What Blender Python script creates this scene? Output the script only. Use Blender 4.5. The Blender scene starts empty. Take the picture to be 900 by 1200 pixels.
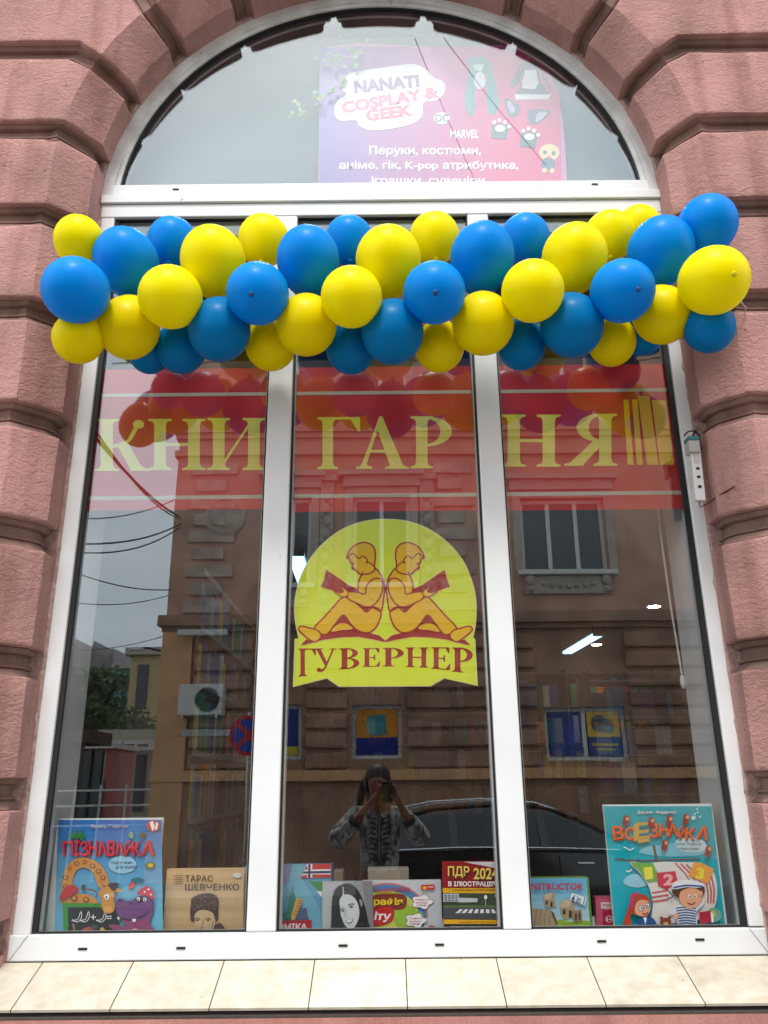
import bpy, bmesh, math, random
from mathutils import Vector, Matrix
random.seed(7)
R = math.radians
sc = bpy.context.scene
COL = sc.collection

# ------------------------------------------------------------------ camera
PITCH, YAW, ROLL, FPX = 0.326817, -0.000552, -0.009715, 941.88
EYE = Vector((0, -3.0, 1.55))
fwd = Vector((math.sin(YAW)*math.cos(PITCH), math.cos(YAW)*math.cos(PITCH), math.sin(PITCH)))
r0 = Vector((math.cos(YAW), -math.sin(YAW), 0)); u0 = r0.cross(fwd)
rgt = r0*math.cos(ROLL) + u0*math.sin(ROLL)
upv = -r0*math.sin(ROLL) + u0*math.cos(ROLL)
cd = bpy.data.cameras.new('camera'); cam = bpy.data.objects.new('camera', cd); COL.objects.link(cam)
M = Matrix((rgt, upv, -fwd)).transposed().to_4x4(); M.translation = EYE
cam.matrix_world = M
cd.sensor_fit = 'HORIZONTAL'; cd.sensor_width = 36; cd.lens = 36*FPX/900
cd.clip_start = 0.05; cd.clip_end = 2000
sc.camera = cam

# ------------------------------------------------------------------ world, sun, exposure
SUN_EL, SUN_AZ = R(61), R(184)        # overcast: a broad soft source, high, from the street side
w = bpy.data.worlds.new('World'); sc.world = w; w.use_nodes = True
nt = w.node_tree; nt.nodes.clear()
out = nt.nodes.new('ShaderNodeOutputWorld'); bg = nt.nodes.new('ShaderNodeBackground')
sky = nt.nodes.new('ShaderNodeTexSky'); sky.sky_type = 'NISHITA'; sky.sun_disc = False
sky.sun_elevation = SUN_EL; sky.sun_rotation = SUN_AZ; sky.dust_density = 4; sky.air_density = 1.0
tc = nt.nodes.new('ShaderNodeTexCoord'); mp = nt.nodes.new('ShaderNodeMapping'); mp.inputs['Scale'].default_value = (1, 1, 2.5)
cn = nt.nodes.new('ShaderNodeTexNoise'); cn.inputs['Scale'].default_value = 2.2; cn.inputs['Detail'].default_value = 6; cn.inputs['Distortion'].default_value = .4
cr = nt.nodes.new('ShaderNodeValToRGB')
cr.color_ramp.elements[0].position = .3; cr.color_ramp.elements[0].color = (8.2, 9.2, 9.9, 1)
cr.color_ramp.elements[1].position = .72; cr.color_ramp.elements[1].color = (11.2, 11.6, 11.8, 1)
mx = nt.nodes.new('ShaderNodeMixRGB'); mx.inputs[0].default_value = .85
nt.links.new(tc.outputs['Generated'], mp.inputs['Vector']); nt.links.new(mp.outputs[0], cn.inputs['Vector'])
nt.links.new(cn.outputs[0], cr.inputs[0]); nt.links.new(sky.outputs[0], mx.inputs[1]); nt.links.new(cr.outputs[0], mx.inputs[2])
nt.links.new(mx.outputs[0], bg.inputs[0]); bg.inputs[1].default_value = 0.115
nt.links.new(bg.outputs[0], out.inputs[0])
sl = bpy.data.lights.new('sun', 'SUN'); sl.energy = 1.5; sl.angle = R(13); sl.color = (1, .965, .92)
so = bpy.data.objects.new('sun', sl); COL.objects.link(so)
sd = Vector((math.sin(SUN_AZ)*math.cos(SUN_EL), math.cos(SUN_AZ)*math.cos(SUN_EL), math.sin(SUN_EL)))
so.rotation_euler = sd.to_track_quat('Z', 'Y').to_euler(); so.location = (0, -6, 20)
sc.view_settings.view_transform = 'Standard'; sc.view_settings.look = 'None'
sc.view_settings.exposure = 0.95; sc.view_settings.gamma = 1
try:
    sc.cycles.max_bounces = 10; sc.cycles.transparent_max_bounces = 16; sc.cycles.glossy_bounces = 5
    sc.cycles.caustics_reflective = False; sc.cycles.caustics_refractive = False
except Exception: pass

# ------------------------------------------------------------------ helpers
def P(px, py, y=0.0):
    """world point on the plane y for a pixel of the 900x1200 photograph"""
    d = fwd + rgt*((px-450)/FPX) - upv*((py-600)/FPX)
    return EYE + d*((y-EYE.y)/d.y)
def PM(px, py, y):
    """the point on the plane y (in the street) whose mirror image in the window falls on the pixel"""
    d = fwd + rgt*((px-450)/FPX) - upv*((py-600)/FPX)
    s = (3.0 - y)/d.y
    return Vector((d.x*s, y, 1.55 + d.z*s))
def lin(c):
    return tuple((x/12.92 if x <= .04045 else ((x+.055)/1.055)**2.4) for x in c)
def rgb(r, g, b): return lin((r/255, g/255, b/255))

_mats = {}
def mat(name, col, rough=.6, spec=.4, metal=0, bump=0, bscale=40, var=0, vscale=6, coat=0, emit=None, sub=0, col2=None, detail=6, stretch=None, transl=0):
    if name in _mats: return _mats[name]
    m = bpy.data.materials.new(name); m.use_nodes = True; nt = m.node_tree
    p = nt.nodes['Principled BSDF']; L = nt.links.new
    p.inputs['Base Color'].default_value = (*col, 1); p.inputs['Roughness'].default_value = rough
    p.inputs['Specular IOR Level'].default_value = spec; p.inputs['Metallic'].default_value = metal
    p.inputs['Coat Weight'].default_value = coat; p.inputs['Coat Roughness'].default_value = .1
    if sub: p.inputs['Subsurface Weight'].default_value = sub; p.inputs['Subsurface Radius'].default_value = (.05, .05, .05)
    if emit: p.inputs['Emission Color'].default_value = (*emit[0], 1); p.inputs['Emission Strength'].default_value = emit[1]
    vec = None
    if var or bump:
        tc = nt.nodes.new('ShaderNodeTexCoord'); vec = tc.outputs['Object']
        if stretch:
            mp = nt.nodes.new('ShaderNodeMapping'); mp.inputs['Scale'].default_value = stretch; L(vec, mp.inputs[0]); vec = mp.outputs[0]
    if var:
        n = nt.nodes.new('ShaderNodeTexNoise'); n.inputs['Scale'].default_value = vscale; n.inputs['Detail'].default_value = detail; L(vec, n.inputs['Vector'])
        rp = nt.nodes.new('ShaderNodeValToRGB'); rp.color_ramp.elements[0].position = .33; rp.color_ramp.elements[1].position = .67
        c2 = col2 or tuple(x*(1-var) for x in col)
        rp.color_ramp.elements[0].color = (*c2, 1); rp.color_ramp.elements[1].color = (*[min(1, x*(1+var*.3)) for x in col], 1)
        L(n.outputs[0], rp.inputs[0]); L(rp.outputs[0], p.inputs['Base Color'])
    if bump:
        n2 = nt.nodes.new('ShaderNodeTexNoise'); n2.inputs['Scale'].default_value = bscale; n2.inputs['Detail'].default_value = 4; L(vec, n2.inputs['Vector'])
        b = nt.nodes.new('ShaderNodeBump'); b.inputs['Strength'].default_value = 1; b.inputs['Distance'].default_value = bump
        L(n2.outputs[0], b.inputs['Height']); L(b.outputs[0], p.inputs['Normal'])
    if transl:
        t = nt.nodes.new('ShaderNodeBsdfTranslucent'); t.inputs[0].default_value = (*col, 1)
        mxs = nt.nodes.new('ShaderNodeMixShader'); mxs.inputs[0].default_value = transl
        L(p.outputs[0], mxs.inputs[1]); L(t.outputs[0], mxs.inputs[2]); L(mxs.outputs[0], nt.nodes['Material Output'].inputs[0])
    _mats[name] = m; return m

def stone_mat(name, base, dirt, bumpd, pit):
    m = bpy.data.materials.new(name); m.use_nodes = True; nt = m.node_tree; L = nt.links.new
    p = nt.nodes['Principled BSDF']; p.inputs['Roughness'].default_value = .88; p.inputs['Specular IOR Level'].default_value = .2
    tc = nt.nodes.new('ShaderNodeTexCoord')
    big = nt.nodes.new('ShaderNodeTexNoise'); big.inputs['Scale'].default_value = 2.3; big.inputs['Detail'].default_value = 8; big.inputs['Roughness'].default_value = .62
    L(tc.outputs['Object'], big.inputs['Vector'])
    r1 = nt.nodes.new('ShaderNodeValToRGB'); r1.color_ramp.elements[0].position = .36; r1.color_ramp.elements[1].position = .62
    r1.color_ramp.elements[0].color = (*dirt, 1); r1.color_ramp.elements[1].color = (*base, 1)
    L(big.outputs[0], r1.inputs[0])
    fine = nt.nodes.new('ShaderNodeTexNoise'); fine.inputs['Scale'].default_value = 130; fine.inputs['Detail'].default_value = 3; L(tc.outputs['Object'], fine.inputs['Vector'])
    r2 = nt.nodes.new('ShaderNodeValToRGB'); r2.color_ramp.elements[0].position = .3; r2.color_ramp.elements[1].position = .6
    r2.color_ramp.elements[0].color = (.86, .85, .85, 1); r2.color_ramp.elements[1].color = (1.04, 1.04, 1.04, 1); L(fine.outputs[0], r2.inputs[0])
    mu = nt.nodes.new('ShaderNodeMixRGB'); mu.blend_type = 'MULTIPLY'; mu.inputs[0].default_value = 1
    L(r1.outputs[0], mu.inputs[1]); L(r2.outputs[0], mu.inputs[2])
    # run-off streaks and sparse dark pits
    sm = nt.nodes.new('ShaderNodeMapping'); sm.inputs['Scale'].default_value = (9, 9, .9); L(tc.outputs['Object'], sm.inputs[0])
    sn = nt.nodes.new('ShaderNodeTexNoise'); sn.inputs['Scale'].default_value = 1; sn.inputs['Detail'].default_value = 5; L(sm.outputs[0], sn.inputs['Vector'])
    sr = nt.nodes.new('ShaderNodeValToRGB'); sr.color_ramp.elements[0].position = .34; sr.color_ramp.elements[1].position = .50; sr.color_ramp.elements[0].color = (.78, .74, .70, 1); sr.color_ramp.elements[1].color = (1, 1, 1, 1); L(sn.outputs[0], sr.inputs[0])
    pn = nt.nodes.new('ShaderNodeTexNoise'); pn.inputs['Scale'].default_value = 24; pn.inputs['Detail'].default_value = 1; L(tc.outputs['Object'], pn.inputs['Vector'])
    pr = nt.nodes.new('ShaderNodeValToRGB'); pr.color_ramp.elements[0].position = .165; pr.color_ramp.elements[1].position = .20; pr.color_ramp.elements[0].color = (.35, .28, .25, 1); pr.color_ramp.elements[1].color = (1, 1, 1, 1); L(pn.outputs[0], pr.inputs[0])
    m2 = nt.nodes.new('ShaderNodeMixRGB'); m2.blend_type = 'MULTIPLY'; m2.inputs[0].default_value = 1; L(mu.outputs[0], m2.inputs[1]); L(sr.outputs[0], m2.inputs[2])
    m3 = nt.nodes.new('ShaderNodeMixRGB'); m3.blend_type = 'MULTIPLY'; m3.inputs[0].default_value = 1; L(m2.outputs[0], m3.inputs[1]); L(pr.outputs[0], m3.inputs[2]); L(m3.outputs[0], p.inputs['Base Color'])
    # worm-like roughcast: stretched, distorted noise
    mp = nt.nodes.new('ShaderNodeMapping'); mp.inputs['Scale'].default_value = (1, 1, 1.55); L(tc.outputs['Object'], mp.inputs[0])
    n = nt.nodes.new('ShaderNodeTexNoise'); n.inputs['Scale'].default_value = 33; n.inputs['Detail'].default_value = 3; n.inputs['Distortion'].default_value = 1.1; L(mp.outputs[0], n.inputs['Vector'])
    v = nt.nodes.new('ShaderNodeTexNoise'); v.inputs['Scale'].default_value = 150; v.inputs['Detail'].default_value = 2; L(tc.outputs['Object'], v.inputs['Vector'])
    b1 = nt.nodes.new('ShaderNodeBump'); b1.inputs['Distance'].default_value = bumpd; b1.inputs['Strength'].default_value = .9; L(n.outputs[0], b1.inputs['Height'])
    b2 = nt.nodes.new('ShaderNodeBump'); b2.inputs['Distance'].default_value = pit; b2.inputs['Strength'].default_value = .8; L(v.outputs[0], b2.inputs['Height']); L(b1.outputs[0], b2.inputs['Normal'])
    L(b2.outputs[0], p.inputs['Normal'])
    return m

def tag(o, label=None, cat=None, group=None, kind=None):
    if label: o['label'] = label
    if cat: o['category'] = cat
    if group: o['group'] = group
    if kind: o['kind'] = kind
    return o
def thing(name, label, cat, loc=(0, 0, 0), rot=(0, 0, 0), group=None):
    o = bpy.data.objects.new(name, None); COL.objects.link(o); o.empty_display_size = .1
    o.location = loc; o.rotation_euler = rot
    return tag(o, label, cat, group)
def setp(o, parent):
    o.parent = parent
    return o

class MB:
    """collects shapes, links them as one mesh. Coordinates are local to the parent."""
    def __init__(s): s.v = []; s.f = []; s.c = []; s.smooth = False
    def add(s, vs, fs, col=None):
        n = len(s.v); s.v += [tuple(a) for a in vs]; s.f += [tuple(i+n for i in f) for f in fs]; s.c += [col]*len(fs); return s
    def box(s, x0, x1, y0, y1, z0, z1, col=None, bev=0):
        if x0 > x1: x0, x1 = x1, x0
        if y0 > y1: y0, y1 = y1, y0
        if z0 > z1: z0, z1 = z1, z0
        if bev:
            b = min(bev, (x1-x0)*.45, (y1-y0)*.45, (z1-z0)*.45)
            bm = bmesh.new(); bmesh.ops.create_cube(bm, size=1)
            for v in bm.verts: v.co = Vector((x0+(v.co.x+.5)*(x1-x0), y0+(v.co.y+.5)*(y1-y0), z0+(v.co.z+.5)*(z1-z0)))
            bmesh.ops.bevel(bm, geom=bm.edges[:], offset=b, segments=2, affect='EDGES', profile=.5)
            bm.verts.index_update()
            s.add([v.co[:] for v in bm.verts], [[v.index for v in f.verts] for f in bm.faces], col); bm.free(); return s
        vs = [(x0, y0, z0), (x1, y0, z0), (x1, y1, z0), (x0, y1, z0), (x0, y0, z1), (x1, y0, z1), (x1, y1, z1), (x0, y1, z1)]
        return s.add(vs, [(0, 3, 2, 1), (4, 5, 6, 7), (0, 1, 5, 4), (1, 2, 6, 5), (2, 3, 7, 6), (3, 0, 4, 7)], col)
    def prism(s, pts, y0, y1, col=None):
        """pts (x,z) counter-clockwise seen from the street (-y)"""
        n = len(pts)
        a = sum(pts[i][0]*pts[(i+1) % n][1]-pts[(i+1) % n][0]*pts[i][1] for i in range(n))
        if a < 0: pts = pts[::-1]
        vs = [(x, y0, z) for x, z in pts]+[(x, y1, z) for x, z in pts]
        return s.add(vs, [tuple(range(n)), tuple(range(2*n-1, n-1, -1))]+[((i+1) % n, i, i+n, (i+1) % n+n) for i in range(n)], col)
    def tube(s, pts, r, n=8, col=None, cap=True):
        pts = [Vector(p) for p in pts]; rings = []
        rr = r if isinstance(r, (list, tuple)) else [r]*len(pts)
        for i, p in enumerate(pts):
            t = (pts[min(i+1, len(pts)-1)]-pts[max(i-1, 0)]).normalized()
            a = t.cross(Vector((0, 0, 1)))
            if a.length < .05: a = t.cross(Vector((1, 0, 0)))
            a.normalize(); b = t.cross(a)
            rings.append([p+(a*math.cos(2*math.pi*k/n)+b*math.sin(2*math.pi*k/n))*rr[i] for k in range(n)])
        vs = [v for r_ in rings for v in r_]; fs = []
        for i in range(len(pts)-1):
            for k in range(n): fs.append((i*n+k, i*n+(k+1) % n, (i+1)*n+(k+1) % n, (i+1)*n+k))
        if cap: fs += [tuple(range(n))[::-1], tuple(range((len(pts)-1)*n, len(pts)*n))]
        return s.add(vs, fs, col)
    def lathe(s, prof, n=24, cen=(0, 0, 0), axis='Z'):
        """prof = (radius, height) list"""
        vs = []; fs = []
        for (r, h) in prof:
            for k in range(n):
                a = 2*math.pi*k/n; x, y = r*math.cos(a), r*math.sin(a)
                p = {'Z': (x, y, h), 'Y': (x, h, y), 'X': (h, x, y)}[axis]; vs.append((p[0]+cen[0], p[1]+cen[1], p[2]+cen[2]))
        for i in range(len(prof)-1):
            for k in range(n): fs.append((i*n+k, i*n+(k+1) % n, (i+1)*n+(k+1) % n, (i+1)*n+k))
        fs += [tuple(range(n))[::-1], tuple(range((len(prof)-1)*n, len(prof)*n))]
        return s.add(vs, fs)
    def blob(s, c, r, n=10, m=7, sc_=(1, 1, 1)):
        prof = [(max(.001, math.sin(math.pi*i/m)), -math.cos(math.pi*i/m)) for i in range(m+1)]
        k0 = len(s.v); s.lathe(prof, n)
        for i in range(k0, len(s.v)):
            v = s.v[i]; s.v[i] = (c[0]+v[0]*r*sc_[0], c[1]+v[1]*r*sc_[1], c[2]+v[2]*r*sc_[2])
        return s
    def build(s, name, m, parent=None, smooth=False, kind=None):
        me = bpy.data.meshes.new(name); me.from_pydata(s.v, [], s.f)
        if m: me.materials.append(m)
        if any(c is not None for c in s.c):
            at = me.color_attributes.new('Col', 'FLOAT_COLOR', 'CORNER'); i = 0
            for f, c in zip(me.polygons, s.c):
                for _ in range(f.loop_total): at.data[i].color = (*(c or (1, 1, 1)), 1); i += 1
        if smooth: me.shade_smooth()
        me.update()
        o = bpy.data.objects.new(name, me); COL.objects.link(o)
        if parent: o.parent = parent
        if kind: o['kind'] = kind
        return o
def autosmooth(o, ang=35):
    o.data.shade_smooth()
    o.data.set_sharp_from_angle(angle=R(ang))
    return o

# flat print (colour per face), drawn in layers each a hair in front of the one below
def print_mat(name, rough=.45, coat=0, var=0):
    m = bpy.data.materials.new(name); m.use_nodes = True; nt = m.node_tree; p = nt.nodes['Principled BSDF']
    a = nt.nodes.new('ShaderNodeVertexColor'); a.layer_name = 'Col'
    if var:
        tc = nt.nodes.new('ShaderNodeTexCoord'); n = nt.nodes.new('ShaderNodeTexNoise'); n.inputs['Scale'].default_value = 14; n.inputs['Detail'].default_value = 6
        rp = nt.nodes.new('ShaderNodeValToRGB'); rp.color_ramp.elements[0].color = (1-var,)*3+(1,); rp.color_ramp.elements[0].position = .3; rp.color_ramp.elements[1].position = .7
        mu = nt.nodes.new('ShaderNodeMixRGB'); mu.blend_type = 'MULTIPLY'; mu.inputs[0].default_value = 1
        nt.links.new(tc.outputs['Object'], n.inputs[0]); nt.links.new(n.outputs[0], rp.inputs[0]); nt.links.new(a.outputs[0], mu.inputs[1]); nt.links.new(rp.outputs[0], mu.inputs[2]); nt.links.new(mu.outputs[0], p.inputs['Base Color'])
    else: nt.links.new(a.outputs[0], p.inputs['Base Color'])
    p.inputs['Roughness'].default_value = rough; p.inputs['Coat Weight'].default_value = coat
    return m
_tc = {}
def text_mesh(body, bold=0.0, shear=0.0):
    k = (body, bold, shear)
    if k not in _tc:
        c = bpy.data.curves.new('lettering', 'FONT'); c.body = body; c.resolution_u = 3; c.offset = bold; c.shear = shear
        o = bpy.data.objects.new('lettering', c); me = o.to_mesh()
        vs = [(v.co.x, v.co.y) for v in me.vertices]; fs = [tuple(p.vertices) for p in me.polygons]
        o.to_mesh_clear(); bpy.data.objects.remove(o); bpy.data.curves.remove(c)
        if not vs: vs = [(0, 0), (1, 0), (0, 1)]; fs = [(0, 1, 2)]
        x0 = min(v[0] for v in vs); x1 = max(v[0] for v in vs); y0 = min(v[1] for v in vs); y1 = max(v[1] for v in vs)
        _tc[k] = ([((x-x0)/(x1-x0), (y-y0)/(y1-y0)) for x, y in vs], fs)
    return _tc[k]
def spline(pts, n=5, closed=True):
    o = []; N = len(pts)
    rng = range(N) if closed else range(N-1)
    for i in rng:
        if closed: a, b, c, d = pts[i-1], pts[i], pts[(i+1) % N], pts[(i+2) % N]
        else: a, b, c, d = pts[max(i-1, 0)], pts[i], pts[i+1], pts[min(i+2, N-1)]
        for k in range(n):
            t = k/n
            o.append(tuple(.5*((2*b[j])+(-a[j]+c[j])*t+(2*a[j]-5*b[j]+4*c[j]-d[j])*t*t+(-a[j]+3*b[j]-3*c[j]+d[j])*t**3) for j in (0, 1)))
    if not closed: o.append(tuple(pts[-1]))
    return o
class Art:
    def __init__(s, fn, y, step=.0004):
        """fn maps drawing units to (x,z); layers start at depth y and come towards -y"""
        s.fn = fn; s.y = y; s.step = step; s.k = 0; s.mb = MB()
    def nxt(s): s.k += 1; return s.y - s.k*s.step
    def poly(s, pts, c):
        y = s.nxt(); q = [s.fn(*p) for p in pts]; n = len(q)
        if sum(q[i][0]*q[(i+1) % n][1]-q[(i+1) % n][0]*q[i][1] for i in range(n)) < 0: q = q[::-1]
        s.mb.add([(a, y, b) for a, b in q], [tuple(range(n))], c); return s
    def sp(s, pts, c, n=5): return s.poly(spline(pts, n), c)
    def rect(s, a, b, c_, d, c): return s.poly([(a, b), (c_, b), (c_, d), (a, d)], c)
    def ell(s, x, z, rx, rz, c, n=20, rot=0, a0=0, a1=360):
        pts = []
        for k in range(n+1 if a1-a0 < 360 else n):
            t = R(a0+(a1-a0)*k/n); ex, ez = rx*math.cos(t), rz*math.sin(t)
            pts.append((x+ex*math.cos(rot)-ez*math.sin(rot), z+ex*math.sin(rot)+ez*math.cos(rot)))
        return s.poly(pts, c)
    def line(s, pts, w_, c, smooth=True, closed=False):
        if smooth and len(pts) > 2: pts = spline(pts, 5, closed)
        if closed: pts = pts+[pts[0]]
        y = s.nxt(); q = [Vector(s.fn(*p)) for p in pts]
        q = [p for i, p in enumerate(q) if i == 0 or (p-q[i-1]).length > 1e-6]
        # width in drawing units -> metres
        a = Vector(s.fn(0, 0)); sx = (Vector(s.fn(1, 0))-a).length; ww = w_*sx/2
        L_, R_ = [], []
        for i, p in enumerate(q):
            t = (q[min(i+1, len(q)-1)]-q[max(i-1, 0)]); t = t.normalized() if t.length else Vector((1, 0)); nn = Vector((-t.y, t.x))
            L_.append(p+nn*ww); R_.append(p-nn*ww)
        n = len(q); vs = [(p.x, y, p.y) for p in L_]+[(p.x, y, p.y) for p in R_]
        s.mb.add(vs, [(i, i+n, i+n+1, i+1) for i in range(n-1)], c); return s
    def text(s, body, x0, z0, x1, z1, c, bold=0, rot=0, shear=0, wave=None):
        vs, fs = text_mesh(body, bold, shear); y = s.nxt(); cx, cz = (x0+x1)/2, (z0+z1)/2; o = []
        for a, b in vs:
            X, Z = (a-.5)*(x1-x0), (b-.5)*(z1-z0)
            if wave: Z += wave(a)
            X, Z = X*math.cos(rot)-Z*math.sin(rot), X*math.sin(rot)+Z*math.cos(rot)
            q = s.fn(cx+X, cz+Z); o.append((q[0], y, q[1]))
        s.mb.add(o, fs, c); return s
    def glyph(s, ch, x0, z0, x1, z1, c, z0r=None, z1r=None):
        """serif capital fitted to a box; z0r/z1r = other heights at its right edge"""
        z0r = z0 if z0r is None else z0r; z1r = z1 if z1r is None else z1r
        ps, W = serif(ch)
        for p in ps:
            q = []
            for a, b in p:
                t = a/W; lo = z0+(z0r-z0)*t; hi = z1+(z1r-z1)*t
                q.append((x0+(x1-x0)*t, lo+(hi-lo)*b))
            s.poly(q, c)
        return s
    def build(s, name, m, parent): return s.mb.build(name, m, parent)

def stem(x, s=.19, e=.09, z0=0, z1=1, top=True, bot=True):
    p = []
    if bot: p += [(x-e, z0), (x+s+e, z0), (x+s+e, z0+.035), (x+s+.02, z0+.06), (x+s, z0+.12)]
    else: p += [(x, z0), (x+s, z0)]
    if top: p += [(x+s, z1-.12), (x+s+.02, z1-.06), (x+s+e, z1-.035), (x+s+e, z1), (x-e, z1), (x-e, z1-.035), (x-.02, z1-.06), (x, z1-.12)]
    else: p += [(x+s, z1), (x, z1)]
    if bot: p += [(x, z0+.12), (x-.02, z0+.06), (x-e, z0+.035)]
    return p
def bowl(x, zc, rx, rz, ti, tz, flip=False):
    """half ring opening left: outer ellipse minus inner"""
    o = [(x+rx*math.sin(math.pi*k/12), zc+rz*math.cos(math.pi*k/12)) for k in range(13)]
    i = [(x+(rx-ti)*math.sin(math.pi*k/12), zc+(rz-tz)*math.cos(math.pi*k/12)) for k in range(12, -1, -1)]
    return o+i
def serif(ch):
    if ch == 'Н': return [stem(.09), stem(.63), [(.27, .47), (.64, .47), (.64, .53), (.27, .53)]], .91
    if ch == 'И': return [stem(.09), stem(.66), [(.27, .1), (.27, .19), (.67, .9), (.67, .81)]], .94
    if ch == 'Г': return [stem(.09), [(.27, .955), (.74, .955), (.74, 1), (.27, 1)], [(.58, .97), (.72, .73), (.76, .73), (.76, 1), (.58, 1)]], .76
    if ch == 'Е': return [stem(.09), [(.27, .955), (.68, .955), (.68, 1), (.27, 1)], [(.27, 0), (.70, 0), (.70, .045), (.27, .045)], [(.27, .475), (.5, .475), (.5, .525), (.27, .525)],
        [(.54, .97), (.66, .75), (.70, .75), (.70, .97)], [(.56, .03), (.70, .28), (.74, .28), (.72, .03)], [(.48, .36), (.53, .36), (.53, .64), (.48, .64), (.46, .53), (.46, .47)]], .75
    if ch == 'Р': return [stem(.09), bowl(.26, .71, .42, .29, .19, .05)], .70
    if ch == 'В': return [stem(.09), bowl(.26, .755, .38, .245, .18, .045), bowl(.26, .27, .43, .27, .19, .045)], .72
    if ch == 'Я':
        return [[(1.0-a, b) for a, b in stem(.27)][::-1], [(1.0-a, b) for a, b in bowl(.45, .73, .36, .27, .19, .05)][::-1],
                [(.47, .5), (.66, .5), (.30, .03), (.30, 0), (0.0, 0), (0.0, .035), (.09, .06)]], .83
    if ch == 'К': return [stem(.09), [(.27, .44), (.27, .50), (.36, .53), (.50, .60), (.60, .84), (.66, .80), (.57, .60), (.50, .52), (.40, .46)],
        [(.60+.09*math.cos(2*math.pi*k/12)+.07, .895+.085*math.sin(2*math.pi*k/12)) for k in range(12)],
        [(.34, .5), (.52, .52), (.70, .12), (.76, .06), (.86, .035), (.86, 0), (.56, 0)]], .86
    if ch == 'А': return [[(.40, 1), (.45, 1), (.80, .08), (.80, 0), (.60, 0), (.35, .80)], [(.40, 1), (.435, .96), (.18, .08), (.10, .08)],
        [(.0, 0), (.28, 0), (.28, .035), (.21, .06), (.18, .09), (.10, .09), (.07, .05), (0, .035)], [(.50, 0), (.90, 0), (.90, .035), (.84, .05), (.78, .10), (.58, .10), (.58, .05), (.50, .035)],
        [(.22, .31), (.56, .31), (.56, .36), (.235, .36)]], .9
    if ch == 'У': return [[(.06, .965), (.24, .965), (.52, .34), (.44, .20)], [(.0, .965), (.34, .965), (.34, 1), (0, 1)], [(.60, .965), (.86, .965), (.86, 1), (.60, 1)],
        [(.70, .97), (.77, .97), (.46, .20), (.36, .06), (.22, .0), (.14, .04), (.2, .09), (.30, .12), (.40, .22), (.44, .34)],
        [(.17+.09*math.cos(2*math.pi*k/12), .10+.085*math.sin(2*math.pi*k/12)) for k in range(12)]], .86
    return [stem(.09)], .4

# ------------------------------------------------------------------ materials
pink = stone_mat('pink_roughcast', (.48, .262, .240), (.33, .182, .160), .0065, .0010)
groovem = stone_mat('dusty_shaded_groove_render', (.29, .175, .15), (.17, .11, .092), .0010, .0006)  # dusty groove tone, darkened further so the recess shade is in the colour
pinkflat = stone_mat('painted_plinth', (.47, .22, .19), (.36, .16, .14), .0006, .0003)
upvc = mat('white_upvc', (.74, .765, .775), .34, .5, var=.07, vscale=2.5, bump=.0003, bscale=8)
def speckle(m, lo, hi, c, sc=38):
    nt = m.node_tree; p = nt.nodes['Principled BSDF']; src = p.inputs['Base Color'].links[0].from_socket
    tc = nt.nodes.new('ShaderNodeTexCoord'); n = nt.nodes.new('ShaderNodeTexNoise'); n.inputs['Scale'].default_value = sc; n.inputs['Detail'].default_value = 3
    r = nt.nodes.new('ShaderNodeValToRGB'); r.color_ramp.elements[0].position = lo; r.color_ramp.elements[1].position = hi; r.color_ramp.elements[0].color = (*c, 1); r.color_ramp.elements[1].color = (1, 1, 1, 1)
    x = nt.nodes.new('ShaderNodeMixRGB'); x.blend_type = 'MULTIPLY'; x.inputs[0].default_value = 1
    nt.links.new(tc.outputs['Object'], n.inputs[0]); nt.links.new(n.outputs[0], r.inputs[0]); nt.links.new(src, x.inputs[1]); nt.links.new(r.outputs[0], x.inputs[2]); nt.links.new(x.outputs[0], p.inputs['Base Color'])
speckle(upvc, .235, .27, (.45, .42, .38))
upvc_old = mat('weathered_white_upvc', (.66, .675, .665), .42, .45, var=.2, vscale=9, bump=.0006, bscale=30)
speckle(upvc_old, .27, .33, (.3, .28, .25), 30)
gasket = mat('black_rubber_gasket', (.012, .012, .012), .6)
mortar = mat('grey_mortar', (.44, .30, .265), .95, var=.35, vscale=34, bump=.006, bscale=60)
dark = mat('weep_slot_black', (.01, .01, .01), .7)
tilem = mat('cream_marbled_tile', rgb(196, 191, 176), .28, .4, var=.06, vscale=24, col2=rgb(185, 176, 156), detail=3)
speckle(tilem, .33, .44, (.86, .84, .80), 5)
speckle(tilem, .22, .27, (.45, .42, .38), 45)
grout = mat('dark_grout', (.05, .045, .04), .9, bump=.001)
concrete = mat('grey_concrete', (.30, .29, .28), .9, var=.3, vscale=5, bump=.002, bscale=60)
asphalt = mat('asphalt', (.055, .055, .058), .85, var=.3, vscale=2, bump=.004, bscale=120)
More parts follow.
